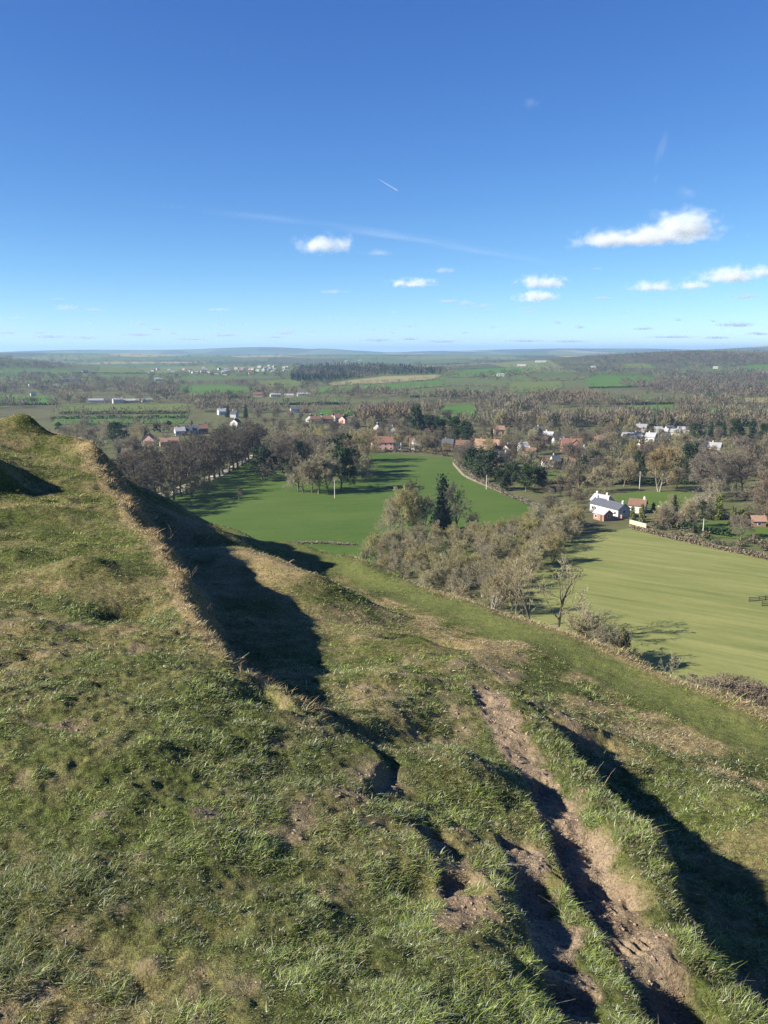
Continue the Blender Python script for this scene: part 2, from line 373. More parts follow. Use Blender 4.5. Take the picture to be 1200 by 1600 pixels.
def ground_mat():
    m, nt, out = new_mat('valley_soil'); g = NT(nt)
    p = g.n('ShaderNodeNewGeometry').outputs['Position']
    a = g.noise(p, .012, 6, .6); b = g.noise(p, .15, 4, .6)
    c = g.ramp(a, [(.3, (.085, .078, .045)), (.5, (.115, .115, .052)), (.7, (.10, .125, .046))])
    c = g.mix(.5, c, g.ramp(b, [(.3, (.5, .5, .5)), (.7, (1, 1, 1))]), 'MULTIPLY')
    # the far plain: a patchwork of small fields beyond the modelled ones
    mp = g.n('ShaderNodeMapping'); nt.links.new(p, mp.inputs[0]); mp.inputs['Scale'].default_value = (1/340, 1/520, 0); mp.inputs['Rotation'].default_value = (0, 0, .35)
    vo = g.n('ShaderNodeTexVoronoi', voronoi_dimensions='2D'); nt.links.new(mp.outputs[0], vo.inputs['Vector']); vo.inputs['Scale'].default_value = 1.
    sp = g.n('ShaderNodeSeparateColor'); nt.links.new(vo.outputs['Color'], sp.inputs[0])
    fc = g.ramp(sp.outputs[0], [(0., (.065, .070, .038)), (.25, (.075, .115, .034)), (.45, (.125, .145, .055)), (.65, (.085, .125, .040)), (.82, (.06, .065, .038)), (.93, (.26, .22, .11))])
    fc.node.color_ramp.interpolation = 'CONSTANT'
    sx = g.n('ShaderNodeSeparateXYZ'); nt.links.new(p, sx.inputs[0]); k = g.math('DIVIDE', g.math('SUBTRACT', sx.outputs[1], 1300), 500, True)
    c = g.mix(k, c, g.mix(.15, fc, c))
    g.diffuse(out, c, .95, spec=.05); return m
def field_mat(name, col, col2, stripe=None, var=.2, scale=.03):
    """grass of one field; stripe = (direction angle, spacing m, strength) for mown swaths"""
    m, nt, out = new_mat(name); g = NT(nt)
    p = g.n('ShaderNodeNewGeometry').outputs['Position']
    a = g.noise(p, scale, 6, .6); b = g.noise(p, .6, 5, .65)
    a2 = g.noise(p, scale*.28, 3, .5)
    f = g.math('ADD', g.math('ADD', g.math('MULTIPLY', a, .42), g.math('MULTIPLY', a2, .23)), g.math('MULTIPLY', b, .35))
    if stripe:
        ang, sp, st = stripe
        mp = g.n('ShaderNodeMapping'); nt.links.new(p, mp.inputs[0]); mp.inputs['Rotation'].default_value = (0, 0, ang); mp.vector_type = 'TEXTURE'
        mp.inputs['Scale'].default_value = (60, sp, 1)
        s = g.noise(mp.outputs[0], 1.0, 4, .62)
        mp2 = g.n('ShaderNodeMapping'); nt.links.new(p, mp2.inputs[0]); mp2.inputs['Rotation'].default_value = (0, 0, ang); mp2.vector_type = 'TEXTURE'; mp2.inputs['Scale'].default_value = (14, sp*.4, 1)
        s2 = g.noise(mp2.outputs[0], 1.0, 4, .6)
        f = g.math('ADD', g.math('MULTIPLY', f, 1-st), g.math('MULTIPLY', g.math('ADD', g.math('MULTIPLY', s, .65), g.math('MULTIPLY', s2, .35)), st))
    c = g.ramp(f, [(.36, col), (.62, col2)])
    g.diffuse(out, c, .95, b, .4, .15, .08); return m
M_GROUND = ground_mat()
M_PARK = field_mat('park_grass', (.040, .078, .012), (.086, .126, .028), (.15, 9, .35))
M_PARK2 = field_mat('darker_park_grass', (.030, .068, .010), (.046, .086, .015))  # a darker green of the grass itself
M_PAST = field_mat('pasture_grass', (.108, .130, .036), (.225, .226, .082), (-.60, 4.2, .68))
M_FA = field_mat('meadow_bright', (.055, .115, .018), (.080, .142, .028), None, .2, .01)
M_FB = field_mat('meadow_olive', (.080, .112, .026), (.118, .140, .040), None, .2, .01)
M_FC = field_mat('meadow_straw', (.17, .155, .07), (.24, .21, .10), None, .2, .01)
M_FD = field_mat('meadow_dull', (.070, .092, .032), (.092, .11, .040), None, .2, .01)
M_FE = field_mat('plough_soil', (.21, .125, .07), (.27, .165, .10), None, .2, .01)
M_LAWN = field_mat('lawn_grass', (.055, .10, .017), (.095, .13, .03))
M_PATH = field_mat('pale_gravel', (.24, .19, .13), (.36, .29, .21), None, .2, .3)

def build_ground():
    az = np.concatenate([np.linspace(-180, -36, 72, endpoint=False), np.linspace(-36, 36, 420, endpoint=False), np.linspace(36, 180, 73)])
    rr = np.concatenate([[1, 40], np.geomspace(60, 24000, 330)])
    A, Q = np.meshgrid(np.radians(az), rr); X = Q*np.sin(A); Y = Q*np.cos(A)
    back = sstep(-.2, .2, np.cos(A))
    V = np.stack([X, Y, zv(X, Y)*back], -1).reshape(-1, 3); n, m = X.shape
    i = (np.arange(n-1)[:, None]*m + np.arange(m-1)[None, :]).ravel()
    return tag(mesh_np('ground', V, np.stack([i+m, i+m+1, i+1, i], 1), [M_GROUND], smooth=True), kind='structure')

FIELD_POLYS = []
def inside(poly, x, y):
    r = np.zeros(np.shape(x), bool); n = len(poly)
    for i in range(n):
        (x0, y0), (x1, y1) = poly[i], poly[(i+1) % n]
        c = ((y0 > y) != (y1 > y)) & (x < (x1-x0)*(y-y0)/(y1-y0+1e-12)+x0); r ^= c
    return r
def field(name, poly, mat, rows=10, cols=26, keep=True, lift=1.):
    """a field whose outline was read off the photograph and dropped onto the valley floor"""
    pl = np.array(poly, float); ys = np.linspace(pl[:, 1].min()+.02, pl[:, 1].max()-.02, rows)
    PX = []; PY = []
    for y in ys:
        xs = []
        for i in range(len(pl)):
            (x0, y0), (x1, y1) = pl[i], pl[(i+1) % len(pl)]
            if (y0 > y) != (y1 > y): xs.append((x1-x0)*(y-y0)/(y1-y0)+x0)
        a, b = min(xs), max(xs); PX.append(np.linspace(a, b, cols)); PY.append(np.full(cols, y))
    PX = np.array(PX); PY = np.array(PY)
    x, Y, z = hit(PX.ravel(), PY.ravel())
    V = np.stack([x, Y, z + lift*(.10+.00028*Y)], 1)
    i = (np.arange(rows-1)[:, None]*cols + np.arange(cols-1)[None, :]).ravel()
    o = mesh_np(name, V, np.stack([i+cols, i+cols+1, i+1, i], 1), [mat], smooth=True)
    tag(o, kind='structure')
    if keep: FIELD_POLYS.append(poly)
    return o
PARK = [(180,840),(215,800),(300,764),(345,742),(402,716),(480,716),(585,708),(660,709),(700,716),(725,738),(790,768),(835,790),(850,805),(840,850),(600,905),(400,905),(180,870)]
PASTURE = [(790,930),(850,855),(905,832),(985,826),(1080,845),(1200,871),(1330,898),(1330,1150),(1000,1085),(900,1010),(800,960)]
FIELDS = [('field', PARK, M_PARK), ('field', PASTURE, M_PAST),
 ('field', [(95,633),(292,631),(296,646),(90,648)], M_FB), ('field', [(92,650),(296,648),(285,662),(80,664)], M_FA),
 ('field', [(273,604),(345,601),(390,606),(392,621),(300,621)], M_FA), ('field', [(108,571),(155,571),(152,582),(112,582)], M_FD), ('field', [(155,576),(215,576),(228,583),(150,585)], M_FB),
 ('field', [(-40,579),(37,578),(37,588),(-40,589)], M_FA), ('field', [(-60,619),(60,617),(90,622),(88,632),(-60,634)], M_FA), ('field',[(150,589),(232,587),(236,594),(155,595)], M_FD),
 ('field', [(505,600),(600,588),(690,586),(683,592),(600,599),(520,603)], M_FC), ('field', [(490,606),(560,601),(690,594),(700,603),(600,612),(500,614)], M_FA),
 ('field', [(600,613),(700,604),(772,604),(772,618),(640,620)], M_FD), ('field', [(688,586),(745,575),(830,574),(835,582),(760,588),(700,590)], M_FA),
 ('field', [(400,596),(470,592),(482,597),(470,605),(405,606)], M_FB), ('field', [(430,621),(540,621),(545,631),(432,632)], M_FD), ('field', [(490,640),(560,639),(562,652),(492,653)], M_FA),
 ('field', [(690,634),(742,632),(746,656),(684,659)], M_FA), ('field', [(905,590),(975,587),(1028,592),(1020,603),(925,606)], M_FA), ('field', [(820,585),(905,583),(900,594),(830,594)], M_FD),
 ('field', [(795,598),(875,595),(882,604),(862,613),(795,613)], M_FB), ('field', [(962,570),(1000,568),(1032,572),(1020,576),(970,576)], M_FB), ('field', [(945,619),(1080,617),(1082,630),(950,632)], M_FD),
 ('field', [(975,634),(1050,632),(1068,646),(1000,651)], M_FA), ('field', [(905,639),(950,638),(962,649),(915,650)], M_FA), ('field', [(1085,638),(1150,636),(1158,644),(1090,645)], M_FA),
 ('field', [(1008,657),(1080,654),(1240,652),(1240,661),(1010,665)], M_FB), ('field', [(1165,571),(1240,568),(1240,578),(1170,578)], M_FA), ('field', [(1178,581),(1240,580),(1240,584),(1180,584)], M_FE),
 ('field', [(1163,622),(1240,619),(1240,629),(1166,630)], M_FC), ('field', [(545,566),(735,560),(740,568),(560,571)], M_FD), ('field', [(1158,605),(1180,602),(1178,616),(1160,616)], M_FB),
 ('field', [(20,560),(75,563),(70,569),(15,567)], M_FB), ('field', [(300,560),(420,559),(420,565),(305,566)], M_FD), ('field', [(870,566),(930,564),(930,569),(872,570)], M_FD),
 ('lawn', [(955,781),(985,768),(1105,770),(1110,792),(1000,795)], M_LAWN), ('lawn', [(855,740),(905,738),(908,751),(860,753)], M_LAWN), ('lawn', [(1095,815),(1195,812),(1240,835),(1240,850),(1100,838)], M_LAWN),
 ('lawn', [(185,748),(240,744),(248,757),(190,760)], M_LAWN)]
def build_fields():
    for nm, pl, mt in FIELDS: field(nm, pl, mt, *( (26, 60) if pl is PARK or pl is PASTURE else (8, 22)))
    # the pale track of the avenue, and the lane beyond the park hedge
    field('path', [(225,780),(340,740),(402,707),(409,708),(347,745),(232,790)], field_mat('cream_gravel', (.44, .39, .28), (.60, .54, .40), None, .2, .3), 14, 3, False, 1.6)
    field('path', [(707,722),(727,744),(791,772),(840,790),(841,792),(789,774),(724,746),(704,723)], M_PATH, 14, 3, False, 1.6)
    field('path', [(600,703),(640,701),(640,704),(600,706)], M_PATH, 4, 8, False, 1.6)
# ================================================================ TREES (prototypes)
def foliage_mat(name, lo, hi, transl=.25, scale=1.2, rvar=.35):
    m, nt, out = new_mat(name); g = NT(nt)
    p = g.n('ShaderNodeNewGeometry').outputs['Position']
    oi = g.n('ShaderNodeObjectInfo').outputs['Random']
    f = g.noise(p, scale, 4, .6)
    f = g.math('ADD', g.math('MULTIPLY', f, 1.5), -.25, True)
    c = g.mix(f, lo, hi)
    h = g.n('ShaderNodeHueSaturation'); nt.links.new(c, h.inputs['Color'])
    nt.links.new(g.math('ADD', g.math('MULTIPLY', oi, rvar), 1-rvar*.5), h.inputs['Value'])
    nt.links.new(g.math('ADD', g.math('MULTIPLY', g.math('FRACT', g.math('MULTIPLY', oi, 7.31)), .02), .495), h.inputs['Hue'])
    nt.links.new(g.math('ADD', g.math('MULTIPLY', g.math('FRACT', g.math('MULTIPLY', oi, 3.17)), .35), .75), h.inputs['Saturation'])
    g.diffuse(out, h.outputs[0], .8, spec=.12, transl=transl); return m
M_BARK = foliage_mat('bark', (.075, .060, .042), (.17, .145, .105), 0, .8, .4)
M_PALEBARK = foliage_mat('pale_bark', (.22, .19, .14), (.36, .32, .25), 0, .8, .2)
M_TWIG_BROWN = foliage_mat('twigs_brown', (.15, .118, .085), (.25, .205, .15), .15)
M_TWIG_GREY = foliage_mat('twigs_grey', (.20, .165, .10), (.34, .285, .165), .15)
M_TWIG_OLIVE = foliage_mat('twigs_olive', (.22, .19, .09), (.38, .33, .165), .15)
M_TWIG_DARK = foliage_mat('twigs_dark', (.105, .084, .058), (.175, .145, .102), .1)
M_TWIG_TAN = foliage_mat('twigs_tan', (.23, .165, .085), (.38, .28, .15), .2)
M_TWIG_RED = foliage_mat('twigs_russet', (.14, .10, .066), (.235, .17, .11), .15)
M_EVER = foliage_mat('evergreen_leaf', (.018, .034, .013), (.050, .074, .026), .15)
M_CONIF = foliage_mat('conifer_needle', (.016, .032, .016), (.042, .066, .030), .12)
M_GOLD = foliage_mat('golden_conifer', (.085, .105, .020), (.20, .21, .05), .2)
M_IVY = foliage_mat('ivy_leaf', (.030, .052, .016), (.080, .105, .032), .15)

def branches(rs, H, spread=.5, first=.28, n1=7, lean=(0, 0), multi=1, up=.25, depth=4, ratio=.62, n2=5, r0=None, wind=0.):
    """list of (points, radii, level)"""
    out = []
    def grow(p, d, L, r, lv):
        k = 4 if lv < 2 else (3 if lv < 3 else 2)
        pts = [p]; rad = [r]; q = p.copy(); dd = d/np.linalg.norm(d)
        for i in range(k):
            dd = dd + rs.normal(0, .10+.05*lv, 3) + np.array([0, 0, up*(.16 if lv else .1)]); dd /= np.linalg.norm(dd)
            q = q + dd*L/k; pts.append(q.copy()); rad.append(r*(1-(i+1)/k*(.62 if lv == 0 else .75)))
        out.append((np.array(pts), np.array(rad), lv))
        if lv >= depth: return
        n = n1 if lv == 0 else n2 + rs.integers(-1, 2)
        for j in range(n):
            t = (first+(1-first)*(j+rs.random()*.8)/n) if lv == 0 else .25+.75*(j+rs.random())/n
            t = min(t, .999); s = t*k; i = int(s); f = s-i
            b = pts[i]*(1-f)+pts[i+1]*f; rb = rad[i]*(1-f)+rad[i+1]*f
            ax = pts[i+1]-pts[i]; ax = ax/np.linalg.norm(ax)
            th = rs.random()*6.283 if lv else j*2.4+rs.random()
            u = np.cross(ax, [.31, .77, .2]); u /= np.linalg.norm(u); w_ = np.cross(ax, u)
            side = u*math.cos(th)+w_*math.sin(th)
            an = spread*(1.15-.45*t if lv == 0 else 1.)*(.8+.4*rs.random())
            nd = ax*math.cos(an)+side*math.sin(an)
            l2 = L*ratio*(1.15-.55*t if lv == 0 else 1.08-.5*t)*(.75+.5*rs.random())
            grow(b, nd, l2, rb*.62, lv+1)
    for k in range(multi):
        a = k*6.283/multi + rs.random(); o = .02*H*(multi > 1)
        d = np.array([lean[0]+(multi > 1)*.22*math.cos(a), lean[1]+(multi > 1)*.22*math.sin(a), 1.])
        grow(np.array([o*math.cos(a), o*math.sin(a), -.15]), d, H*.62*(1 if multi == 1 else .8+.2*rs.random()), (r0 or H*.016)/(multi**.4), 0)
    return out
def tubes(br, lv_max, sides=(7, 5, 4, 3)):
    V = []; F = []; c = 0
    for pts, rad, lv in br:
        if lv > lv_max: continue
        n = sides[min(lv, len(sides)-1)]; k = len(pts)
        ax = np.gradient(pts, axis=0); ax /= np.linalg.norm(ax, axis=1)[:, None]
        u = np.cross(ax, [.31, .77, .2]); u /= np.linalg.norm(u, axis=1)[:, None]; w_ = np.cross(ax, u)
        th = np.arange(n)*6.283/n
        flare = rad.copy()
        if lv == 0: flare[0] *= 1.5
        ring = pts[:, None]+flare[:, None, None]*(u[:, None]*np.cos(th)[None, :, None]+w_[:, None]*np.sin(th)[None, :, None])
        V.append(ring.reshape(-1, 3))
        i = (np.arange(k-1)[:, None]*n+np.arange(n)[None, :]).ravel(); j = (np.arange(k-1)[:, None]*n+(np.arange(n)[None, :]+1) % n).ravel()
        F.append(np.stack([i, j, j+n, i+n], 1)+c); c += k*n
    return np.concatenate(V), np.concatenate(F)
def twig_tris(br, lv_min, rs, w, fan=2, flen=.7, droop=0.):
    """thin tapering slivers along the outer branches plus fans of finer twigs at their ends"""
    A = []; B = []; W = []
    for pts, rad, lv in br:
        if lv < lv_min: continue
        for i in range(len(pts)-1): A.append(pts[i]); B.append(pts[i+1]); W.append(w*1.25)
        L = np.linalg.norm(pts[-1]-pts[0])
        for k in range(fan):
            t = .35+.65*rs.random(); i = min(int(t*(len(pts)-1)), len(pts)-2); b = pts[i]+(pts[i+1]-pts[i])*rs.random()
            d = (pts[-1]-pts[0])/L+rs.normal(0, .55, 3); d[2] += .25-droop; d /= np.linalg.norm(d)
            A.append(b); B.append(b+d*L*flen*(.6+.7*rs.random())); W.append(w)
    A = np.array(A); B = np.array(B); W = np.array(W)[:, None]
    s = np.cross(B-A, rs.normal(0, 1, A.shape)); s /= np.linalg.norm(s, axis=1)[:, None]+1e-9
    V = np.stack([A-s*W*.5, A+s*W*.5, B+s*W*.12, B-s*W*.12], 1).reshape(-1, 3); n = len(A)
    return V, np.arange(n*4).reshape(n, 4)
def leaf_quads(C, rs, size, squash=.7):
    """one small tilted leaf-cluster face at every centre"""
    n = len(C); N = rs.normal(0, 1, (n, 3)); N[:, 2] = np.abs(N[:, 2])+.2; N /= np.linalg.norm(N, axis=1)[:, None]
    u = np.cross(N, rs.normal(0, 1, (n, 3))); u /= np.linalg.norm(u, axis=1)[:, None]; v = np.cross(N, u)
    s = (size*(.6+.8*rs.random(n)))[:, None] if np.isscalar(size) else (size*(.6+.8*rs.random(n)))[:, None]
    a = u*s*.5; b = v*s*.5*squash
    V = np.stack([C-a*.8-b, C+a-b*.5, C+a*.7+b, C-a+b*.6], 1).reshape(-1, 3)
    return V, np.arange(n*4).reshape(n, 4)

def tree_object(name, trunkVF, crownVF, bark, crown, smooth=True):
    """an Empty at the foot of the tree that carries its trunk and its crown"""
    e = empty(name, (0, 0, -500))
    t = mesh_np('trunk', *trunkVF, [bark], e, smooth=smooth); c = mesh_np('crown', *crownVF, [crown], e)
    return e
PROTO = {}
def make_protos():
    def bare(key, seed, H, twig, bark=M_BARK, w=.055, fan=2, **kw):
        rs = np.random.default_rng(seed); br = branches(rs, H, **kw)
        mx = max(p[:, 2].max() for p, r, l in br); s = H/mx
        br = [(p*s, r*s, l) for p, r, l in br]
        PROTO[key] = ('bare', H, (tubes(br, 2), twig_tris(br, 3, rs, w, fan)), bark, twig)
    # broad park trees
    for i, (tw, sp) in enumerate(((M_TWIG_BROWN, .75), (M_TWIG_GREY, .85), (M_TWIG_OLIVE, .8), (M_TWIG_BROWN, .7), (M_TWIG_GREY, .78))):
        bare('broad%d' % i, 100+i, 20, tw, spread=sp+.2, first=.22, n1=12, n2=6, ratio=.64, fan=4, w=.085, up=.12)
    # upright avenue limes
    for i in range(4): bare('avenue%d' % i, 200+i, 20, M_TWIG_DARK, spread=.72, first=.20, n1=15, n2=6, ratio=.48, up=.45, w=.08, fan=4)
    # slender thicket trees (ash, hazel)
    for i, tw in enumerate((M_TWIG_OLIVE, M_TWIG_GREY, M_TWIG_OLIVE, M_TWIG_GREY, M_TWIG_OLIVE)):
        bare('thicket%d' % i, 300+i, 10, tw, M_PALEBARK if i % 2 else M_BARK, spread=.62, first=.12, n1=9, n2=5, ratio=.60, multi=(2, 2, 3, 2, 3)[i], up=.5, w=.036, fan=4)
    # open young trees with every limb visible
    for i in range(3): bare('open%d' % i, 400+i, 12, M_TWIG_OLIVE if i else M_TWIG_GREY, M_BARK, spread=.6, first=.3, n1=7, n2=4, ratio=.6, up=.5, w=.05, fan=2, lean=((-.25, 0), (.12, 0), (0, 0))[i])
    # bushes
    for i, tw in enumerate((M_TWIG_GREY, M_TWIG_RED, M_TWIG_BROWN, M_TWIG_OLIVE)):
        bare('shrub%d' % i, 500+i, 4, tw, spread=.9, first=.03, n1=7, n2=5, ratio=.7, multi=4, up=.3, w=.035, fan=4)
    bare('poplar0', 600, 22, M_TWIG_TAN, M_PALEBARK, spread=.55, first=.22, n1=16, n2=6, ratio=.46, up=.6, w=.08, fan=4)
    bare('willow0', 601, 18, M_TWIG_TAN, M_PALEBARK, spread=.55, first=.18, n1=9, n2=5, ratio=.62, multi=3, up=.5, w=.085, fan=3)
    bare('russet0', 602, 12, foliage_mat('twigs_orange', (.27, .15, .065), (.44, .26, .12), .2), spread=.7, first=.2, n1=8, n2=6, ratio=.6, w=.09, fan=3)
    # evergreen broadleaves: clumps of leaves on the branch ends
    for i in range(4):
        rs = np.random.default_rng(700+i); H = (18, 16, 12, 20)[i]
        br = branches(rs, H, spread=.95, first=.14, n1=11, n2=5, ratio=.55, depth=3, up=.2)
        mx = max(p[:, 2].max() for p, r, l in br); br = [(p*H/mx, r*H/mx, l) for p, r, l in br]
        C = np.concatenate([p[-1][None]+rs.normal(0, H*.04, (11, 3))*[1, 1, .7] for p, r, l in br if l >= 2])
        PROTO['ever%d' % i] = ('ever', H, (tubes(br, 2), leaf_quads(C, rs, H*.045)), M_BARK, M_EVER)
    # conifers: whorls of drooping boughs
    def conifer(key, seed, H, rad, mat, dens=1., power=1., q=.055):
        rs = np.random.default_rng(seed); C = []
        nb = int(70*dens)
        for k in range(nb):
            t = (k+rs.random())/nb; z = H*(.06+.93*t); L = rad*H*((1-t)**power)*(.65+.5*rs.random())+.15
            a = k*2.4+rs.random()*.6; m = max(3, int(16*L/(rad*H)*1.6))
            s = np.linspace(.15, 1, m)
            C.append(np.stack([L*s*math.cos(a), L*s*math.sin(a), z-.28*L*s**1.5+.05*L*(s > .9)], 1)+rs.normal(0, .035*H*rad/.2, (m, 3)))
        C = np.concatenate(C); tr = [(np.array([[0, 0, -.2], [0, 0, H*.5], [0, 0, H*.98]]), np.array([H*.018, H*.010, .02]), 0)]
        PROTO[key] = ('conifer', H, (tubes(tr, 0), leaf_quads(C, rs, H*q)), M_BARK, mat)
    conifer('conifer0', 800, 17, .23, M_CONIF, 1.3, .9); conifer('conifer1', 801, 15, .19, M_CONIF, 1.2, .8)
    conifer('conifer2', 802, 18, .27, M_CONIF, 1.3, .75, .06); conifer('golden0', 803, 8, .26, M_GOLD, 1., .7, .075); conifer('golden1', 804, 7, .20, M_GOLD, 1., .6, .075)
    # a cedar with flat shelves
    rs = np.random.default_rng(850); C = []
    for k in range(12):
        z = 4+k*.95; a = k*2.4; L = 5.5*(1-.045*k)
        c0 = np.array([.45*L*math.cos(a), .45*L*math.sin(a), z]); C.append(c0+rs.normal(0, 1, (80, 3))*[L*.30, L*.30, .28])
    PROTO['cedar0'] = ('ever', 15, (tubes([(np.array([[0, 0, -.2], [0, 0, 7], [0, 0, 14]]), np.array([.5, .35, .05]), 0)], 0), leaf_quads(np.concatenate(C), rs, .9)), M_BARK, M_CONIF)
_INST = {}
def plant(key, name, x, y, z, H, rz=0, wide=1., label=None, cat='tree', group=None):
    """the first use of a kind builds it, later ones copy it together with its trunk and crown"""
    kind, H0, (tv, cv), bark, crown = PROTO[key]; s = H/H0
    if key not in _INST:
        e = tree_object(name, tv, cv, bark, crown); _INST[key] = e
    else:
        e = copy_tree(_INST[key]); e.name = name
        for k in ('group', 'label', 'category'):
            if k in e: del e[k]
    e.location = (x, y, z); e.rotation_euler = (0, 0, rz); e.scale = (s*wide, s*wide, s)
    return tag(e, label, cat, group)
# ================================================================ BUILDINGS
def wm(n, c, v=.12): return simple_mat(n, c, .9, v, 2.0, .15)
W = {k: wm('wall_'+k, c) for k, c in dict(white=(.45,.44,.41), cream=(.38,.34,.26), brick=(.27,.155,.11), pink=(.60,.36,.29), tan=(.46,.36,.25), grey=(.42,.41,.39)).items()}
RF = {k: wm('roof_'+k, c, .22) for k, c in dict(orange=(.27,.165,.115), red=(.20,.105,.075), slate=(.075,.08,.095), brown=(.16,.095,.065), grey=(.30,.30,.31), dark=(.045,.045,.05), pale=(.25,.25,.25)).items()}
M_GLASS = simple_mat('window_glass', (.03, .035, .045), .12, .1, 1, .6)
M_FRAME = wm('window_frame', (.74, .73, .70)); M_DOOR = wm('door_wood', (.10, .07, .05)); M_POT = wm('chimney_pot', (.42, .20, .12))
M_WOOD = simple_mat('weathered_timber', (.10, .085, .065), .9, .3, 3); M_POLE = simple_mat('bleached_pole', (.50, .48, .44), .8, .15, 3)
def box(x0, x1, y0, y1, z0, z1):
    V = np.array([[x, y, z] for z in (z0, z1) for x, y in ((x0, y0), (x1, y0), (x1, y1), (x0, y1))], float)
    return V, np.array([[3, 2, 1, 0], [4, 5, 6, 7], [0, 1, 5, 4], [1, 2, 6, 5], [2, 3, 7, 6], [3, 0, 4, 7]])
def join(*vf):
    V = []; F = {}; c = 0
    for v, f in vf:
        for g in (f if isinstance(f, list) else [f]): F.setdefault(g.shape[1], []).append(g+c)
        V.append(v); c += len(v)
    return np.concatenate(V), [np.concatenate(g) for g in F.values()]
def gable_wall(L, D, h, rh):
    a, b = L/2, D/2
    V = np.array([[-a,-b,-.6],[a,-b,-.6],[a,b,-.6],[-a,b,-.6],[-a,-b,h],[a,-b,h],[a,b,h],[-a,b,h],[-a,0,h+rh],[a,0,h+rh]], float)
    return V, [np.array([[0,1,5,4],[2,3,7,6]]), np.array([[1,2,6,9,5],[3,0,4,8,7]])]
def gable_roof(L, D, h, rh, ov=.35, th=.16):
    a, b = L/2+ov, D/2+ov; e = h-rh*ov/(D/2)
    vf = []
    for s in (-1, 1):
        V = np.array([[-a,s*b,e+.03],[a,s*b,e+.03],[a,0,h+rh+.03],[-a,0,h+rh+.03],[-a,s*b,e+th],[a,s*b,e+th],[a,0,h+rh+th],[-a,0,h+rh+th]], float)
        f = np.array([[3,2,1,0],[4,5,6,7],[0,1,5,4],[1,2,6,5],[2,3,7,6],[3,0,4,7]])
        vf.append((V, f if s < 0 else f[:, ::-1]))
    return join(*vf)
HOUSES = []
def house(label, px, py, L, D, h, rh, yaw, wall='white', roof='slate', chim=(.8,), win=2, name='house', cat='house', group=None, pane=False, z0=0.):
    """yaw in degrees: 0 = long side faces the viewer"""
    x, y, z = hit1(px, py); HOUSES.append((px, py, 1333*L/2/max(y, 1)))
    e = tag(empty(name, (x, y, z+z0), math.radians(yaw)+math.atan2(-x, y)), label, cat, group)
    mesh_np('wall', *gable_wall(L, D, h, rh), [W[wall]], e)
    r = mesh_np('roof', *gable_roof(L, D, h, rh), [RF[roof]], e)
    for t in chim:
        cx = (t-.5)*(L-.9); mesh_np('chimney', *join(box(cx-.38, cx+.38, -.3, .3, h+rh-.5, h+rh+.95), box(cx-.25, cx-.05, -.1, .1, h+rh+.9, h+rh+1.25), box(cx+.06, cx+.26, -.1, .1, h+rh+.9, h+rh+1.25)), [W['brick' if wall in ('brick', 'pink', 'tan') else wall]], r)
    nfl = 2 if h > 3.6 else 1
    if win:
        for fl in range(nfl):
            zc = (h/nfl)*(fl+.55)
            for k in range(win):
                cx = -L/2+L*(k+.5)/win
                if fl == 0 and k == win//2 and win > 1:
                    mesh_np('door', *box(cx-.48, cx+.48, -D/2-.05, -D/2+.05, -.2, 2.05), [M_DOOR], e); continue
                o = mesh_np('window', *box(cx-.6, cx+.6, -D/2-.06, -D/2+.05, zc-.6, zc+.6), [M_FRAME], e)
                mesh_np('pane', *box(cx-.5, cx+.5, -D/2-.075, -D/2-.02, zc-.5, zc+.5), [M_GLASS], o)
        if pane:
            o = mesh_np('window', *box(L/2-.05, L/2+.06, -.5, .5, h*.72-.55, h*.72+.55), [M_FRAME], e)
            mesh_np('pane', *box(L/2, L/2+.075, -.4, .4, h*.72-.45, h*.72+.45), [M_GLASS], o)
    return e
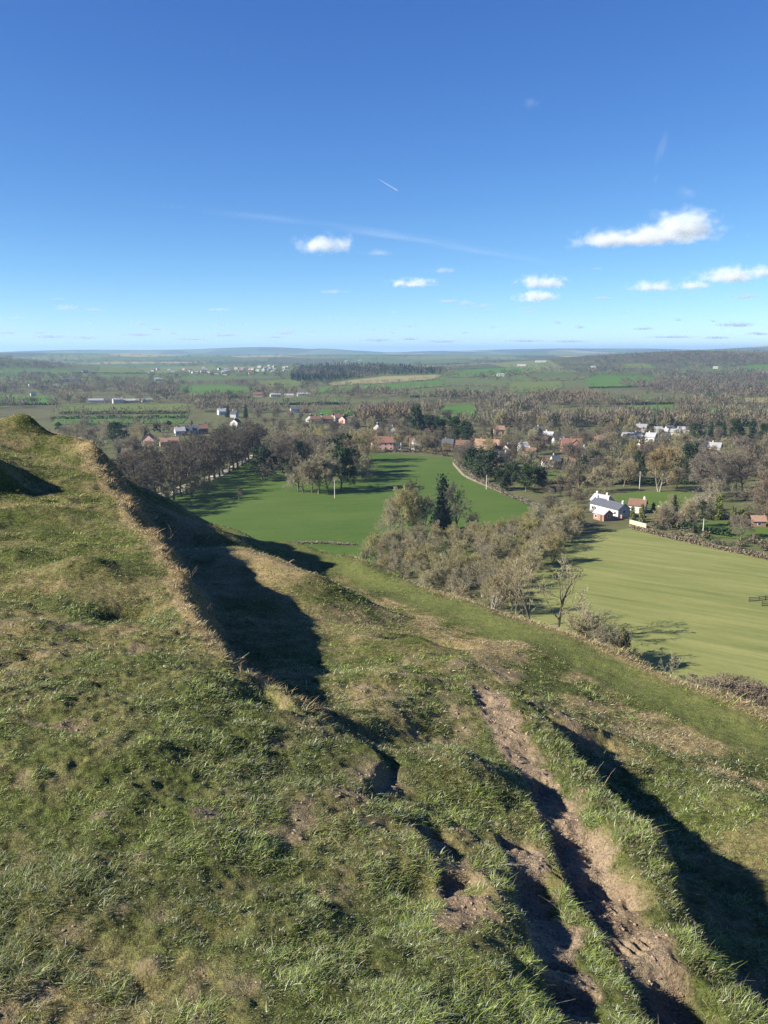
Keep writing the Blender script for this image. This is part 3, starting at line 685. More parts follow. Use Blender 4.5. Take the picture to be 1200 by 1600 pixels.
def build_houses():
    H = house
    # the white house by the pasture
    H('long white farmhouse with dark slate roof beside the striped pasture', 952, 804, 16, 5.4, 3.4, 1.9, -50, 'white', 'slate', (.02, .45, .98), 5, 'farmhouse', 'house', None, True)
    H('small red brick outbuilding with grey roof in front of the long white farmhouse', 942, 812, 5.6, 4.2, 2.5, 1.5, -48, 'brick', 'grey', (), 2, 'outbuilding', 'outbuilding', None, True)
    H('small grey-roofed wing behind the long white farmhouse', 940, 794, 7, 5.0, 3.3, 2.0, -40, 'white', 'grey', (.1, .9), 2, 'house')
    H('cottage with brown roof and tall white chimney right of the white farmhouse', 996, 800, 6.0, 5, 3.0, 2.0, -10, 'white', 'brown', (.95,), 2, 'cottage', 'cottage')
    H('small brick shed with tan roof in the garden at the right edge', 1183, 822, 4.5, 4, 2.2, 1.5, 20, 'brick', 'orange', (), 1, 'shed', 'shed')
    H('pink house with red tiled roof at the head of the green park', 597, 703, 13, 8, 5.0, 3.2, 6, 'pink', 'red', (.2, .85), 4)
    H('white low annex beside the pink house with red roof', 617, 703, 7, 5, 2.6, 1.6, 4, 'white', 'grey', (), 3, 'annex', 'house')
    H('pale orange-roofed gabled house left of the avenue', 233, 696, 7, 8, 4.0, 3.6, 75, 'pink', 'orange', (.5,), 2)
    H('wide orange-roofed bungalow left of the avenue', 264, 696, 12, 7, 2.8, 2.4, 8, 'pink', 'orange', (.3,), 3, 'bungalow')
    H('long orange-tiled house among the trees right of the park', 762, 706, 15, 8, 4.2, 3.4, -14, 'brick', 'orange', (.2, .8), 4)
    H('brown-roofed brick house in front of the long orange-tiled house', 775, 714, 10, 7, 3.6, 2.8, 30, 'brick', 'brown', (.5,), 3)
    H('white house with slate roof between the dark yews right of the park', 783, 725, 8, 7, 3.8, 2.8, -35, 'white', 'slate', (.9,), 2)
    H('cream gabled house behind the dark yew trees', 794, 714, 7, 7, 4.4, 2.8, 60, 'cream', 'brown', (.4,), 2)
    H('red-brick house with twin red gables east of the village green', 892, 706, 12, 8, 4.4, 3.6, 12, 'brick', 'red', (.5,), 3)
    H('second red gable of the twin-gabled brick house', 899, 707, 5, 9, 4.2, 3.4, 90, 'brick', 'red', (), 0, 'gabled_wing')
    H('white bungalow with pale roof in front of tan trees', 987, 687, 13, 8, 2.8, 2.2, 10, 'white', 'pale', (.7,), 3, 'bungalow')
    H('long low house with columned porch beyond the lawn', 872, 728, 17, 6, 2.6, 1.6, 8, 'grey', 'brown', (.3,), 5)
    rows = [
     (223,672,'white','slate',80,7,'white gable end beside dark conifers west of the avenue'),(281,680,'white','grey',10,10,'grey-roofed white house at the left end of the terrace behind the avenue'),
     (293,679,'tan','slate',5,9,'slate-roofed tan house second in the terrace behind the avenue'),(304,678,'white','slate',0,9,'white house with slate roof third in the terrace behind the avenue'),
     (315,676,'brick','red',12,12,'red-roofed brick house at the right end of the terrace behind the avenue'),(368,666,'white','dark',60,8,'white gable with black roof above the avenue trees'),
     (347,648,'white','grey',15,11,'white house left of two dark pines above the avenue'),(366,652,'white','slate',-20,8,'small white house right of two dark pines above the avenue'),
     (405,620,'tan','brown',0,16,'tan farmhouse left of the long barns in the middle distance'),(652,699,'brick','brown',6,14,'brown-roofed row house right of the pink house'),
     (668,697,'cream','brown',-8,11,'cream row house with brown roof next to the dark cedar'),(678,680,'brick','red',14,11,'red-roofed brick house behind the tall dark tree'),
     (703,684,'brick','orange',40,9,'orange brick gable between two dark evergreens'),(724,703,'tan','brown',0,13,'long tan house in front of dark evergreens'),
     (590,674,'white','slate',70,6,'narrow white gable behind the pink house'),(613,679,'white','grey',85,6,'tall white chimney-like house behind the pink house'),
     (780,678,'pink','orange',15,10,'faint pink house far behind the slim cypress'),(843,679,'white','slate',10,9,'white house at the left of the eastern village'),
     (857,688,'white','grey',-20,10,'white house with grey roof near the golden tree'),(872,696,'white','slate',20,9,'slate-roofed white house below the golden tree'),
     (884,700,'grey','grey',-10,10,'grey house left of the twin red gables'),(1003,675,'cream','pale',5,12,'pale house left of the white bungalow row'),
     (1017,690,'white','grey',-15,9,'white house right of the white bungalow with pale roof'),(1000,706,'white','dark',60,7,'white gable beside the orange-leaved tree'),
     (1097,704,'white','slate',10,12,'white house right of the large dark evergreen'),(1117,707,'cream','pale',-12,10,'cream house at the far right of the village'),
     (867,729,'white','slate',25,6,'small white house left of the columned porch house'),(817,706,'white','grey',20,7,'white house end between bare trees right of the park'),
     (830,716,'cream','brown',-15,8,'cream cottage with brown roof behind the park lane'),(650,703,'white','grey',20,6,'low white shed at the park head'),
     (700,701,'brick','slate',-10,10,'slate-roofed brick house left of the long tan house'),(845,694,'tan','brown',12,9,'tan cottage among bare trees in the eastern village'),
     (915,715,'white','slate',-25,8,'white cottage hidden among bare trees behind the lawn'),(935,694,'brick','orange',30,8,'orange-roofed cottage left of the tall pale poplar')]
    for px, py, wl, rf, yw, L, lab in rows:
        x, y, z = hit1(px, py); H(lab, px, py, L*.70, min(7, L*.9), 3.4, 2.6, yw, wl, rf, (.25,), 2 if y < 700 else 0, 'house', 'house')
    for k, (px, py, L, yw, wl, rf) in enumerate([(485,659,9,70,'white','dark'),(493,661,10,10,'white','brown'),(502,658,8,75,'white','dark'),(511,660,9,5,'cream','brown'),(520,657,8,70,'tan','red'),(530,658,10,12,'white','brown'),(537,661,8,60,'pink','brown')]):
        H('dark-roofed house in the huddle behind the park clump', px, py, L*.8, 6, 3.4, 2.6, yw, wl, rf, (.5,), 0, 'house', 'house', 'huddled houses behind the park clump')
    for k, (px, py, L, yw) in enumerate([(1028,676,9,5),(1037,679,10,-12),(1046,674,9,20),(1055,680,10,-5),(1064,676,8,14),(1040,687,9,8)]):
        H('small white house in the bright row on the right', px, py, L*.62, 5.0, 2.6, 1.9, yw, ('white', 'cream')[k % 2], ('pale', 'grey', 'slate')[k % 3], (), 0, 'house', 'house', 'bright row of white houses on the right')
    for k, (px, py, L, h, lab) in enumerate([(150,629,17,2.8,'long pale barn at the left of the farm sheds beyond the meadow'),(172,629,12,2.6,'grey barn second from the left among the farm sheds'),(184,630,11,4.2,'bright white shed in the middle of the farm sheds'),(205,629,18,2.6,'long grey barn right of the bright white farm shed'),(230,628,12,2.6,'low barn at the right end of the farm sheds'),
      (108,597,36,5,'long white barn on the lower slope of the left hill'),(430,620,13,2.8,'long barn right of the tan farmhouse'),(452,621,11,2.8,'grey barn in the middle of the row right of the tan farmhouse'),(474,619,16,2.8,'brown barn at the right end of the row right of the tan farmhouse'),(1077,676,15,2.6,'long white roofed hall right of the bright white row'),
      (845,566,34,4,'long pale glasshouse far away on the right'),(815,572,26,4,'pale long shed far away left of the glasshouse')]):
        H(lab, px, py, L, 9, h, 1.8, (k*7) % 15-6, ('grey', 'tan', 'white', 'tan')[k % 4], ('pale', 'slate', 'pale', 'grey')[k % 4], (), 0, 'barn', 'barn')
    for px, py, L, wl, rf, lab in [(133,582,16,'white','slate','lone white house below the left hill'),(87,607,12,'white','grey','white house among trees left of the long white barn'),(50,604,12,'white','slate','white cottage at the far left near trees'),(52,619,9,'white','slate','white gable at the left edge of a bright field'),(247,595,16,'white','grey','white house right of the left hill fields'),
      (463,645,14,'white','slate','white farmhouse left of the rust-coloured gable'),(475,644,9,'tan','brown','tall tan gable of the middle distance farm'),(927,575,16,'white','grey','lone white building under the right wooded hill'),(1118,576,15,'white','grey','white house on the right wooded hill'),(782,588,18,'white','pale','small white house in the far green field'),(563,564,22,'white','pale','distant white building above the dark conifer wood'),(541,565,16,'white','grey','distant grey building left of the white one above the conifer wood')]:
        H(lab, px, py, L*.8, 7, 3.6, 2.2, 8, wl, rf, (), 0, 'house', 'house')
    rs = np.random.default_rng(5)
    for k in range(34):
        px = rs.uniform(232, 402); py = 581+rs.normal(0, 2.6)
        H('tiny pale house in the distant village left of the conifer wood', px, py, rs.uniform(6, 11), 6, 3.0, 2.4, rs.uniform(-30, 30), rs.choice(['white', 'white', 'cream', 'pink']), rs.choice(['grey', 'pale', 'orange', 'slate']), (), 0, 'house', 'house', 'houses of the distant village')
    for k in range(16):
        H('tiny white house of the far hamlet beside the conifer wood', rs.uniform(402, 450), 576+rs.normal(0, 2.2), rs.uniform(6, 10), 6, 3.0, 2.2, rs.uniform(-30, 30), rs.choice(['white', 'cream']), rs.choice(['grey', 'pale']), (), 0, 'house', 'house', 'houses of the far hamlet')
    # garden wall, poles, fence
    def garden_wall(px0, py0, px1, py1, h, mat, label):
        a = np.array(hit1(px0, py0)); b = np.array(hit1(px1, py1)); L = np.hypot(*(b-a)[:2]); e = empty('garden_wall', a, math.atan2(b[1]-a[1], b[0]-a[0]))
        tag(e, label, 'wall'); mesh_np('wall', *box(0, L, -.15, .15, -.5, h), [mat], e); mesh_np('coping', *box(-.05, L+.05, -.2, .2, h+.003, h+.12), [W['white']], e)
    garden_wall(984, 818, 1010, 825, 1.3, W['tan'], 'tan garden wall below the golden conifers beside the farmhouse')
    garden_wall(1028, 795, 1048, 799, 1.2, W['cream'], 'pale low wall between the cottage and the garden trees')
    garden_wall(958, 808, 972, 811, 1.3, W['brick'], 'low brick wall in front of the white farmhouse')
    def utility_pole(px, py, H_, label):
        e = tag(empty('utility_pole', hit1(px, py)), label, 'pole')
        th = np.arange(8)*math.pi/4; V = np.concatenate([np.stack([r*np.cos(th), r*np.sin(th), np.full(8, z)], 1) for r, z in ((.17, -.3), (.13, H_*.6), (.10, H_))])
        i = np.arange(16); F = np.stack([i, (i % 8+1) % 8+8*(i//8), (i % 8+1) % 8+8*(i//8)+8, i+8], 1)
        mesh_np('post', V, [F, np.array([[16,17,18,19],[16,19,20,21],[16,21,22,23]])], [M_POLE], e)
        c = mesh_np('crossarm', *box(-.7, .7, -.06, .06, H_-.55, H_-.42), [M_WOOD], e)
        for s in (-.55, 0, .55): mesh_np('insulator', *box(s-.05, s+.05, -.05, .05, H_-.418, H_-.28), [W['white']], c)
    for a in [(523,779,7.6,'pale utility pole in front of the dark evergreen in the park'),(533,748,8,'pale utility pole standing behind the nearer one in the park clump'),(760,765,6.5,'slim utility pole on the park near the lane hedge'),(999,765,8,'slim pale pole on the lawn left of the tan willow'),(1098,838,6,'pale pole in the garden behind the pasture hedge')]: utility_pole(*a)
    def rail_fence(pts, label, h=1.3):
        e = tag(empty('timber_pen', hit1(*pts[0])), label, 'fence'); o = np.array(e.location)
        Q = [np.array(hit1(*p_))-o for p_ in pts]
        for a, b in zip(Q[:-1], Q[1:]):
            d = b-a; L = np.hypot(d[0], d[1]); n = max(1, round(L/2.2)); ang = math.atan2(d[1], d[0])
            for k in range(n+(1 if b is Q[-1] else 0)):
                q = a+d*k/n; mesh_np('post', *box(q[0]-.09, q[0]+.09, q[1]-.09, q[1]+.09, q[2]-.3, q[2]+h+.12), [M_WOOD], e)
            for z in (.35, .75, 1.15):
                v, f = box(0, L, -.04, .04, z-.07, z+.07); c, s = math.cos(ang), math.sin(ang)
                v = np.stack([a[0]+v[:, 0]*c-v[:, 1]*s, a[1]+v[:, 0]*s+v[:, 1]*c, a[2]+v[:, 2]+(b[2]-a[2])*v[:, 0]/L], 1); mesh_np('rail', v, f, [M_WOOD], e)
    rail_fence([(1170,941),(1186,940),(1215,936),(1222,946),(1190,948)], 'dark timber rail pen standing in the striped pasture')

# ================================================================ HEDGES
def hedge(pts, h, wd, mat, label, n, q, group=None):
    w_ = np.array([hit1(a, b) for a, b in pts]); seg = np.hypot(*np.diff(w_[:, :2], axis=0).T); cum = np.concatenate([[0], np.cumsum(seg)])
    rs = np.random.default_rng(int(abs(pts[0][0]*7+pts[0][1]))); t = rs.random(n)*cum[-1]
    X = np.interp(t, cum, w_[:, 0]); Y = np.interp(t, cum, w_[:, 1]); hh = h*(.75+.5*(vnoise(t/9., t*0, 3)+.5)+.5*np.maximum(0, vnoise(t/23., t*0+4, 5)))
    u = rs.normal(0, .33, n); v = rs.random(n)**.8
    Z = zv(X, Y); C = np.stack([X+u*wd*(1.2-.6*v), Y+rs.normal(0, .4, n)*wd, Z+v*hh], 1)
    V, F = leaf_quads(C, rs, q); o = np.array([w_[:, 0].mean(), w_[:, 1].mean(), w_[:, 2].mean()])
    ob = mesh_np('hedge', V-o, F, [mat]); ob.location = o
    return tag(ob, label, 'hedge', group)
def build_hedges():
    hedge([(985,826),(1060,845),(1130,860),(1240,884)], 1.5, 1.6, M_TWIG_BROWN, 'low brown hedge along the top of the striped pasture', 5000, .45)
    hedge([(712,722),(738,748),(790,774),(845,797)], 1.7, 1.8, M_TWIG_BROWN, 'trimmed brown hedge along the right side of the green park', 4000, .5)
    hedge([(455,850),(500,850),(556,853)], .9, 1.0, M_TWIG_BROWN, 'low ragged brown hedge across the near corner of the park', 1800, .35)
    hedge([(1040,822),(1090,832),(1140,838)], 2.6, 2.2, M_EVER, 'dark clipped evergreen hedge in the gardens behind the pasture', 2500, .6)
    hedge([(935,758),(1000,756),(1090,757)], 2.2, 2.0, M_EVER, 'dark hedge along the far side of the farmhouse lawn', 2500, .6)
    hedge([(600,706),(660,707),(700,713)], 1.6, 1.6, M_TWIG_BROWN, 'brown hedge at the head of the green park', 2000, .6)
    hedge([(860,756),(905,754),(945,752)], 2.4, 2., M_TWIG_RED, 'russet hedge below the small lawn left of the willow', 1500, .6)
    far = [([(92,647),(296,646)],'hedge between the two meadow strips left of the farm sheds'),([(80,655),(290,654)],'dark line of hedge across the lower left meadow'),([(300,622),(392,622)],'hedge below the bright meadow left of centre'),([(112,583),(230,584)],'hedge below the fields of the left hill'),
     ([(500,615),(600,613),(700,604),(772,603)],'long hedge below the green field under the conifer wood'),([(520,604),(600,600),(690,593)],'hedge between the straw field and the green field'),([(920,607),(1022,604)],'hedge below the bright field on the right'),([(830,596),(903,594),(925,588)],'hedge crossing the fields right of centre'),
     ([(640,621),(772,619)],'hedge below the dull field right of the conifer wood'),([(430,633),(545,632)],'hedge below the narrow field behind the park clump'),([(950,633),(1082,631)],'hedge below the pale meadow on the right'),([(1000,652),(1068,647),(1160,645)],'hedge below the small bright fields on the right'),
     ([(1010,666),(1240,662)],'long hedge below the yellow-green strip on the right'),([(490,653),(562,653)],'hedge below the small bright field behind the park clump'),([(700,591),(760,589),(835,583)],'hedge below the far bright field right of the conifer wood'),([(-60,634),(90,633)],'hedge below the bright field at the left edge')]
    for p_, lab in far: hedge(p_, 2.6, 2.6, M_TWIG_BROWN if len(p_) > 2 else M_EVER, lab, 900, 1.5)

# ================================================================ PLANTING
def Hpx(px, top, base):
    """tree height in metres from its top and base rows in the photograph"""
    x, y, z = hit1(px, base); f = CC*y-CS*(z-EYE); return (base-top)/FPX*f*1.02
def tree_at(key, px, py, H, label, wide=1., name='tree', cat='tree', group=None, rz=None):
    x, y, z = hit1(px, py)
    return plant(key, name, x, y, z, H, R.uniform(0, 6.28) if rz is None else rz, wide, label, cat, group)
def build_trees():
    rs = np.random.default_rng(21)
    # ---- the thicket between park and pasture
    poly = [(556,898),(600,862),(650,842),(760,838),(850,822),(896,818),(905,832),(885,862),(850,890),(812,925),(800,965),(740,955),(640,925)]
    pts = []
    tries = 0
    while len(pts) < 112 and tries < 6000:
        tries += 1
        px, py = rs.uniform(556, 905), rs.uniform(818, 965)
        if not inside(poly, np.array(px), np.array(py)): continue
        x, y, z = hit1(px, py)
        if min([9e9]+[math.hypot(x-a, y-b) for a, b, _, _, _ in pts]) < 4.2: continue
        pts.append((x, y, z, px, py))
    for k, (x, y, z, px, py) in enumerate(pts):
        H = rs.uniform(6.2, 9.0)*(1.08 if px > 820 else .95)
        plant('thicket%d' % rs.integers(0, 5), 'tree', x, y, z, H, rs.uniform(0, 6.28), rs.uniform(.85, 1.15), 'bare olive-brown tree in the dense thicket between park and pasture', 'tree', 'bare thicket trees')
    for px, py, top, key, lab in [(628,842,760,'broad2','taller bare tree at the left of the conifer above the thicket'),(645,838,748,'avenue1','upright bare tree just left of the dark conifer above the thicket'),(612,846,775,'thicket1','slim bare tree left of the upright bare trees above the thicket'),(660,836,770,'thicket3','bare tree touching the left side of the dark conifer above the thicket'),
      (713,834,752,'avenue2','bare pole-like tree just right of the dark conifer above the thicket'),(735,834,790,'thicket0','low bare tree right of the pole-like tree above the thicket')]:
        tree_at(key, px, py, Hpx(px, top, py), lab, .85)
    tree_at('conifer0', 690, 830, Hpx(690, 741, 830), 'single dark pointed conifer rising out of the bare thicket', 1.0, 'conifer')
    # ---- open trees and bushes below the bank
    for px, py, top, key, lab, wd in [(838,1000,872,'open0','bare tree leaning left behind the grassy bank',.8),(868,1002,866,'open1','bare spreading tree with visible limbs behind the grassy bank',1.05),(806,985,868,'open2','slim bare tree at the thicket edge behind the grassy bank',.6),(770,965,868,'thicket1','pale bare tree at the near right corner of the thicket',.8),
      (905,1040,944,'thicket2','low grey bush right of the spreading bare tree',1.1),(932,1048,950,'thicket3','grey twiggy bush left of the ivy-covered stump',1.1),(955,1052,968,'thicket1','thin twiggy bush touching the ivy-covered stump',.9),(1042,1092,1012,'open2','small pale sapling beyond the bank',.7)]:
        tree_at(key, px, py, Hpx(px, top, py), lab, wd)
    PROTO['ivy0'] = (PROTO['ever1'][0], PROTO['ever1'][1], PROTO['ever1'][2], M_BARK, M_IVY)
    tree_at('ivy0', 969, 1052, Hpx(969, 984, 1052), 'short ivy-covered stump beside grey bushes', .42, 'ivy_tree')
    for k, (px, top) in enumerate([(1005,1040),(1030,1048),(1062,1052),(1083,1055),(1105,1046),(1128,1058),(1150,1052),(1172,1058),(1195,1062),(1220,1070),(1245,1078)]):
        py = 1095+(px-1000)*.16
        tree_at('shrub%d' % ((1, 2, 2, 1, 2)[k % 5]), px, py, Hpx(px, top, py)*.95, 'brown leafless bush in the row just beyond the grassy bank', 1.15, 'bush', 'bush', 'brown bushes beyond the bank')
    # ---- the avenue
    a = np.array(hit1(212, 812)); b = np.array(hit1(407, 714)); d = (b-a)/np.hypot(*(b-a)[:2]); L = np.hypot(*(b-a)[:2]); nrm = np.array([-d[1], d[0]])
    for row in range(2):
        n = 24
        for k in range(n):
            q = a+d*(L*(k+.3*row)/(n-1)+rs.normal(0, .4)); x, y = q[0]+nrm[0]*15*row, q[1]+nrm[1]*15*row
            plant('avenue%d' % rs.integers(0, 4), 'avenue_tree', x, y, float(zv(x, y)), rs.uniform(18.5, 21.5), rs.uniform(0, 6.28), rs.uniform(.9, 1.15), ('tall bare brown tree in the front row of the avenue along the park', 'tall bare brown tree in the back row of the avenue along the park')[row], 'tree', ('front row of the avenue', 'back row of the avenue')[row])
    for k, (px, py, top, lab) in enumerate([(262,795,742,'young olive-tinged tree at the near end of the avenue, leftmost of three'),(300,780,738,'young olive-tinged tree at the near end of the avenue, middle of three'),(324,776,742,'young olive-tinged tree in front of the avenue, rightmost of three')]):
        tree_at('thicket%d' % (0, 2, 4)[k], px, py, Hpx(px, top, py), lab)
    tree_at('avenue2', 373, 782, Hpx(373, 759, 782), 'small lone leafless tree standing on the open green park', 1., 'small_tree')
    # ---- the clump in the park
    cl = [(441,738,'broad0'),(456,732,'broad3'),(430,729,'broad1'),(470,727,'broad4'),(486,742,'broad0'),(503,746,'broad3'),(466,769,'avenue2'),(474,770,'broad1'),(488,771,'avenue0'),(498,772,'broad4'),(513,772,'avenue3'),(520,756,'broad2'),(546,747,'broad0'),(510,729,'broad1'),(540,723,'broad3'),(575,722,'broad4'),(455,748,'avenue1'),(556,733,'broad2'),(490,724,'broad2')]
    for k, (px, py, key) in enumerate(cl):
        H = rs.uniform(17.5, 21) if py < 760 else rs.uniform(15, 18)
        tree_at(key, px, py, H, 'tall bare brown tree in the clump standing in the green park', rs.uniform(.85, 1.1), 'tree', 'tree', 'bare trees of the park clump')
    for px, py, top, key, lab, wd in [(410,750,698,'ever1','dark evergreen tree at the left edge of the park clump',.95),(533,766,700,'ever0','large dark evergreen at the right front of the park clump',.8),(545,740,680,'ever3','tall dark evergreen at the back right of the park clump',.75),(425,735,690,'ever2','small dark evergreen inside the left of the park clump',.9),(470,745,690,'ever3','dark evergreen in the middle of the park clump',.6),(520,745,685,'ever1','dark evergreen in the right of the park clump behind the utility poles',.7)]:
        tree_at(key, px, py, Hpx(px, top, py), lab, wd, 'evergreen_tree')
    tree_at('thicket0', 571, 752, Hpx(571, 705, 752), 'rounded olive tree just right of the park clump', .9)
    tree_at('thicket3', 417, 752, Hpx(417, 724, 752), 'low brown tree at the left foot of the park clump', 1.2)
    # ---- named evergreens and specials of the village
    for px, py, top, key, lab, wd in [(652,690,634,'ever3','tallest dark tree behind the head of the park',.5),(674,684,650,'ever0','dark rounded tree just right of the tallest dark tree',1.),(690,688,655,'ever1','dark round tree left of the orange brick gable',.9),(706,690,652,'ever0','broad dark evergreen between the park and the orange gable',.9),(722,698,658,'ever3','big dark evergreen in front of the long tan house',1.),(734,700,668,'ever1','dark evergreen right of the big dark one before the long tan house',.9),(768,692,668,'conifer1','slim dark cypress behind the long orange-tiled house',.7),
      (187,692,660,'ever1','dark evergreen left of the orange-roofed gable',1.),(228,688,668,'conifer0','dark conifer behind the pale orange-roofed gable',1.),(245,676,662,'ever2','small dark tree above the orange-roofed bungalow',1.),(263,673,658,'ever1','dark tree behind the orange-roofed bungalow',1.),(92,672,660,'ever2','dark evergreen above the crest of the near hill at left',1.2),(188,733,700,'conifer2','dark conifer left of the avenue',.8),(300,670,656,'conifer0','dark pointed tree behind the terrace left of the avenue',.9),(356,652,634,'conifer2','left one of two dark pines above the avenue',.9),(384,654,632,'conifer0','right one of two dark pines above the avenue',.9),
      (745,742,700,'ever2','rounded dark yew left of the slate-roofed white house',1.3),(757,752,705,'ever1','big dark yew above the park hedge',1.1),(800,755,722,'ever0','dark spreading yew right of the white slate-roofed house',1.),(822,768,728,'ever1','dark yew at the end of the park lane',1.2),(842,764,730,'ever3','dark evergreen above the thicket by the park lane',1.),(785,765,735,'ever2','olive-dark bush tree along the park hedge',1.2),
      (1080,748,694,'ever0','large dark rounded evergreen right of the willow',.75),(1062,745,716,'ever1','dark low evergreen beside the willow',1.1),(998,752,705,'ever3','dark ivy-clad tree left of the willow',.5),(1022,672,650,'conifer1','slim dark fir above the white row',.8),(1012,680,662,'conifer0','dark fir left of the white row',.9),(1110,690,660,'conifer2','dark pine right of the white row',.9),(1130,688,658,'conifer0','dark pine at the right edge among pines',.9),(1150,690,655,'ever3','dark broad pine at the right edge',.8),(1090,692,662,'ever1','dark evergreen right of the long white hall',.9),(1175,685,655,'conifer2','dark conifer at the far right edge',1.),(1195,690,662,'ever0','dark evergreen at the far right edge',.8),(1072,708,680,'ever3','dark tree below the bright white row',.8),
      (1053,812,774,'conifer2','dark pine in the garden right of the cottage',.7),(1092,812,782,'ever1','dark tree in the garden between the pine and the golden conifer',.6),(930,736,706,'cedar0','flat-topped dark cedar behind the lawn',1.),(912,738,712,'cedar0','smaller flat-topped dark cedar left of the larger cedar',.9),(843,700,668,'conifer1','dark fir at the left of the eastern village',.9),(968,676,652,'ever1','dark tree just right of the pale poplar',.7)]:
        tree_at(key, px, py, Hpx(px, top, py), lab, wd, 'evergreen_tree' if key[:4] != 'coni' else 'conifer')
    for px, py, top, key, lab, wd in [(988,813,790,'golden0','golden-green conifer right of the white farmhouse, left of a pair',.8),(1003,816,788,'golden1','golden-green conifer right of the white farmhouse, right of a pair',1.),(1121,812,773,'golden0','tall yellow-green conifer in the right garden',.8),(1145,822,792,'golden0','broad yellow-green conifer in the right garden',1.),(1158,822,795,'golden1','yellow-green conifer next to the broad one in the right garden',1.2),(1021,800,785,'golden1','small golden bush tree between cottage and pine',1.3),(873,682,668,'golden1','golden tree in the eastern village',1.2)]:
        tree_at(key, px, py, Hpx(px, top, py), lab, wd, 'golden_conifer')
    tree_at('poplar0', 965, 688, Hpx(965, 642, 688), 'tall pale-trunked poplar with tan twigs behind the eastern village', 1.1, 'poplar')
    tree_at('willow0', 1030, 768, Hpx(1030, 690, 768), 'large tan willow with several pale stems behind the farmhouse lawn', .95, 'willow')
    tree_at('russet0', 1003, 712, Hpx(1003, 690, 712), 'orange-brown leafy tree beside the willow', 1.2)
    for px, py, top, lab, wd in [(1112,778,702,'broad bare oak right of the willow',1.1),(1160,775,695,'wide grey bare oak with a visible dark trunk at right',1.15),(1205,772,705,'bare oak at the right edge above the gardens',1.2),(1195,815,735,'large olive bare tree at the right edge beside the brick shed',1.1),(1075,825,778,'bare garden tree left of the tall golden conifer',.9),(1043,826,790,'bare garden tree beside the dark pine',.9),(975,760,715,'olive bare tree behind the farmhouse lawn',1.),(945,768,722,'grey bare tree behind the farmhouse roofs',1.)]:
        tree_at('broad%d' % rs.integers(0, 5), px, py, Hpx(px, top, py), lab, wd)
    # ---- the trees of the village and gardens
    zones = [(100,420,668,745,22,'bare brown tree among the gardens west of the avenue','trees west of the avenue'),(400,640,655,712,22,'bare brown tree among the houses behind the park','trees behind the park'),(640,880,655,735,30,'bare tree among the village houses right of the park','village trees'),(880,1240,665,765,34,'bare tree among the gardens of the eastern village','trees of the eastern village'),(1020,1240,775,845,12,'small bare tree in the gardens behind the pasture hedge','garden trees')]
    for x0, x1, y0, y1, n, lab, gr in zones:
        c = 0; t = 0
        while c < n and t < 4000:
            t += 1; px, py = rs.uniform(x0, x1), rs.uniform(y0, y1)
            if any(inside(p_, np.array(px), np.array(py)) for p_ in FIELD_POLYS): continue
            if any(abs(px-hx) < hw+1 and -1 < py-hy < 8 for hx, hy, hw in HOUSES): continue
            if px < 420 and py > 800-(px-225)*.5: continue
            c += 1; x, y, z = hit1(px, py)
            plant(('broad%d', 'thicket%d', 'avenue%d')[rs.choice(3, p=(.5, .3, .2))] % rs.integers(0, 4), 'tree', x, y, z, rs.uniform(8, 13.5)*(1 if y0 < 700 else .8), rs.uniform(0, 6.28), rs.uniform(.95, 1.3), lab, 'tree', gr)

def far_mass(name, X, Y, H, colour, mat, rs, nq=26, wide=.5, label=None, cone=False):
    """many distant trees as one mass: each still has a trunk line and a ragged crown of separate faces"""
    n = len(X); Z = zv(X, Y)
    q = rs.normal(0, 1, (n, nq, 3)); q /= np.linalg.norm(q, axis=2)[:, :, None]; q *= (rs.random((n, nq, 1))**.4)
    if cone:
        t = rs.random((n, nq))**1.3; C = np.stack([q[..., 0]*.26*(1.05-t), q[..., 1]*.26*(1.05-t), .1+.88*t], -1)
    else: C = q*[wide*.92, wide*.92, .42]+[0, 0, .56]
    C = np.stack([X, Y, Z], 1)[:, None]+C*H[:, None, None]
    if cone or nq > 80: V, F = leaf_quads(C.reshape(-1, 3), rs, np.repeat(H*.17, nq))
    else:                                        # leafless: slivers radiating up and out from the bole
        b = np.stack([X, Y, Z], 1)[:, None]+np.array([0, 0, .12])*H[:, None, None]; D = C-b+rs.normal(0, .10, C.shape)*H[:, None, None]; D /= np.linalg.norm(D, axis=2)[:, :, None]
        l = (H[:, None]*rs.uniform(.13, .30, (n, nq)))[..., None]; sd = np.cross(D, rs.normal(0, 1, D.shape)); sd /= np.linalg.norm(sd, axis=2)[:, :, None]
        w_ = (H[:, None]*rs.uniform(.030, .07, (n, nq)))[..., None]; A_ = C-D*l*.5; B_ = C+D*l*.5
        V = np.stack([A_-sd*w_*.5, A_+sd*w_*.5, B_+sd*w_*.3, B_-sd*w_*.3], 2).reshape(-1, 3); F = np.arange(n*nq*4).reshape(-1, 4)
    col = np.repeat(colour*.88*(.75+.5*rs.random((n, 1))), nq*4, 0)
    o = mesh_np(name, V, F, [mat], attrs={'tint': col})
    return tag(o, label, kind='stuff')
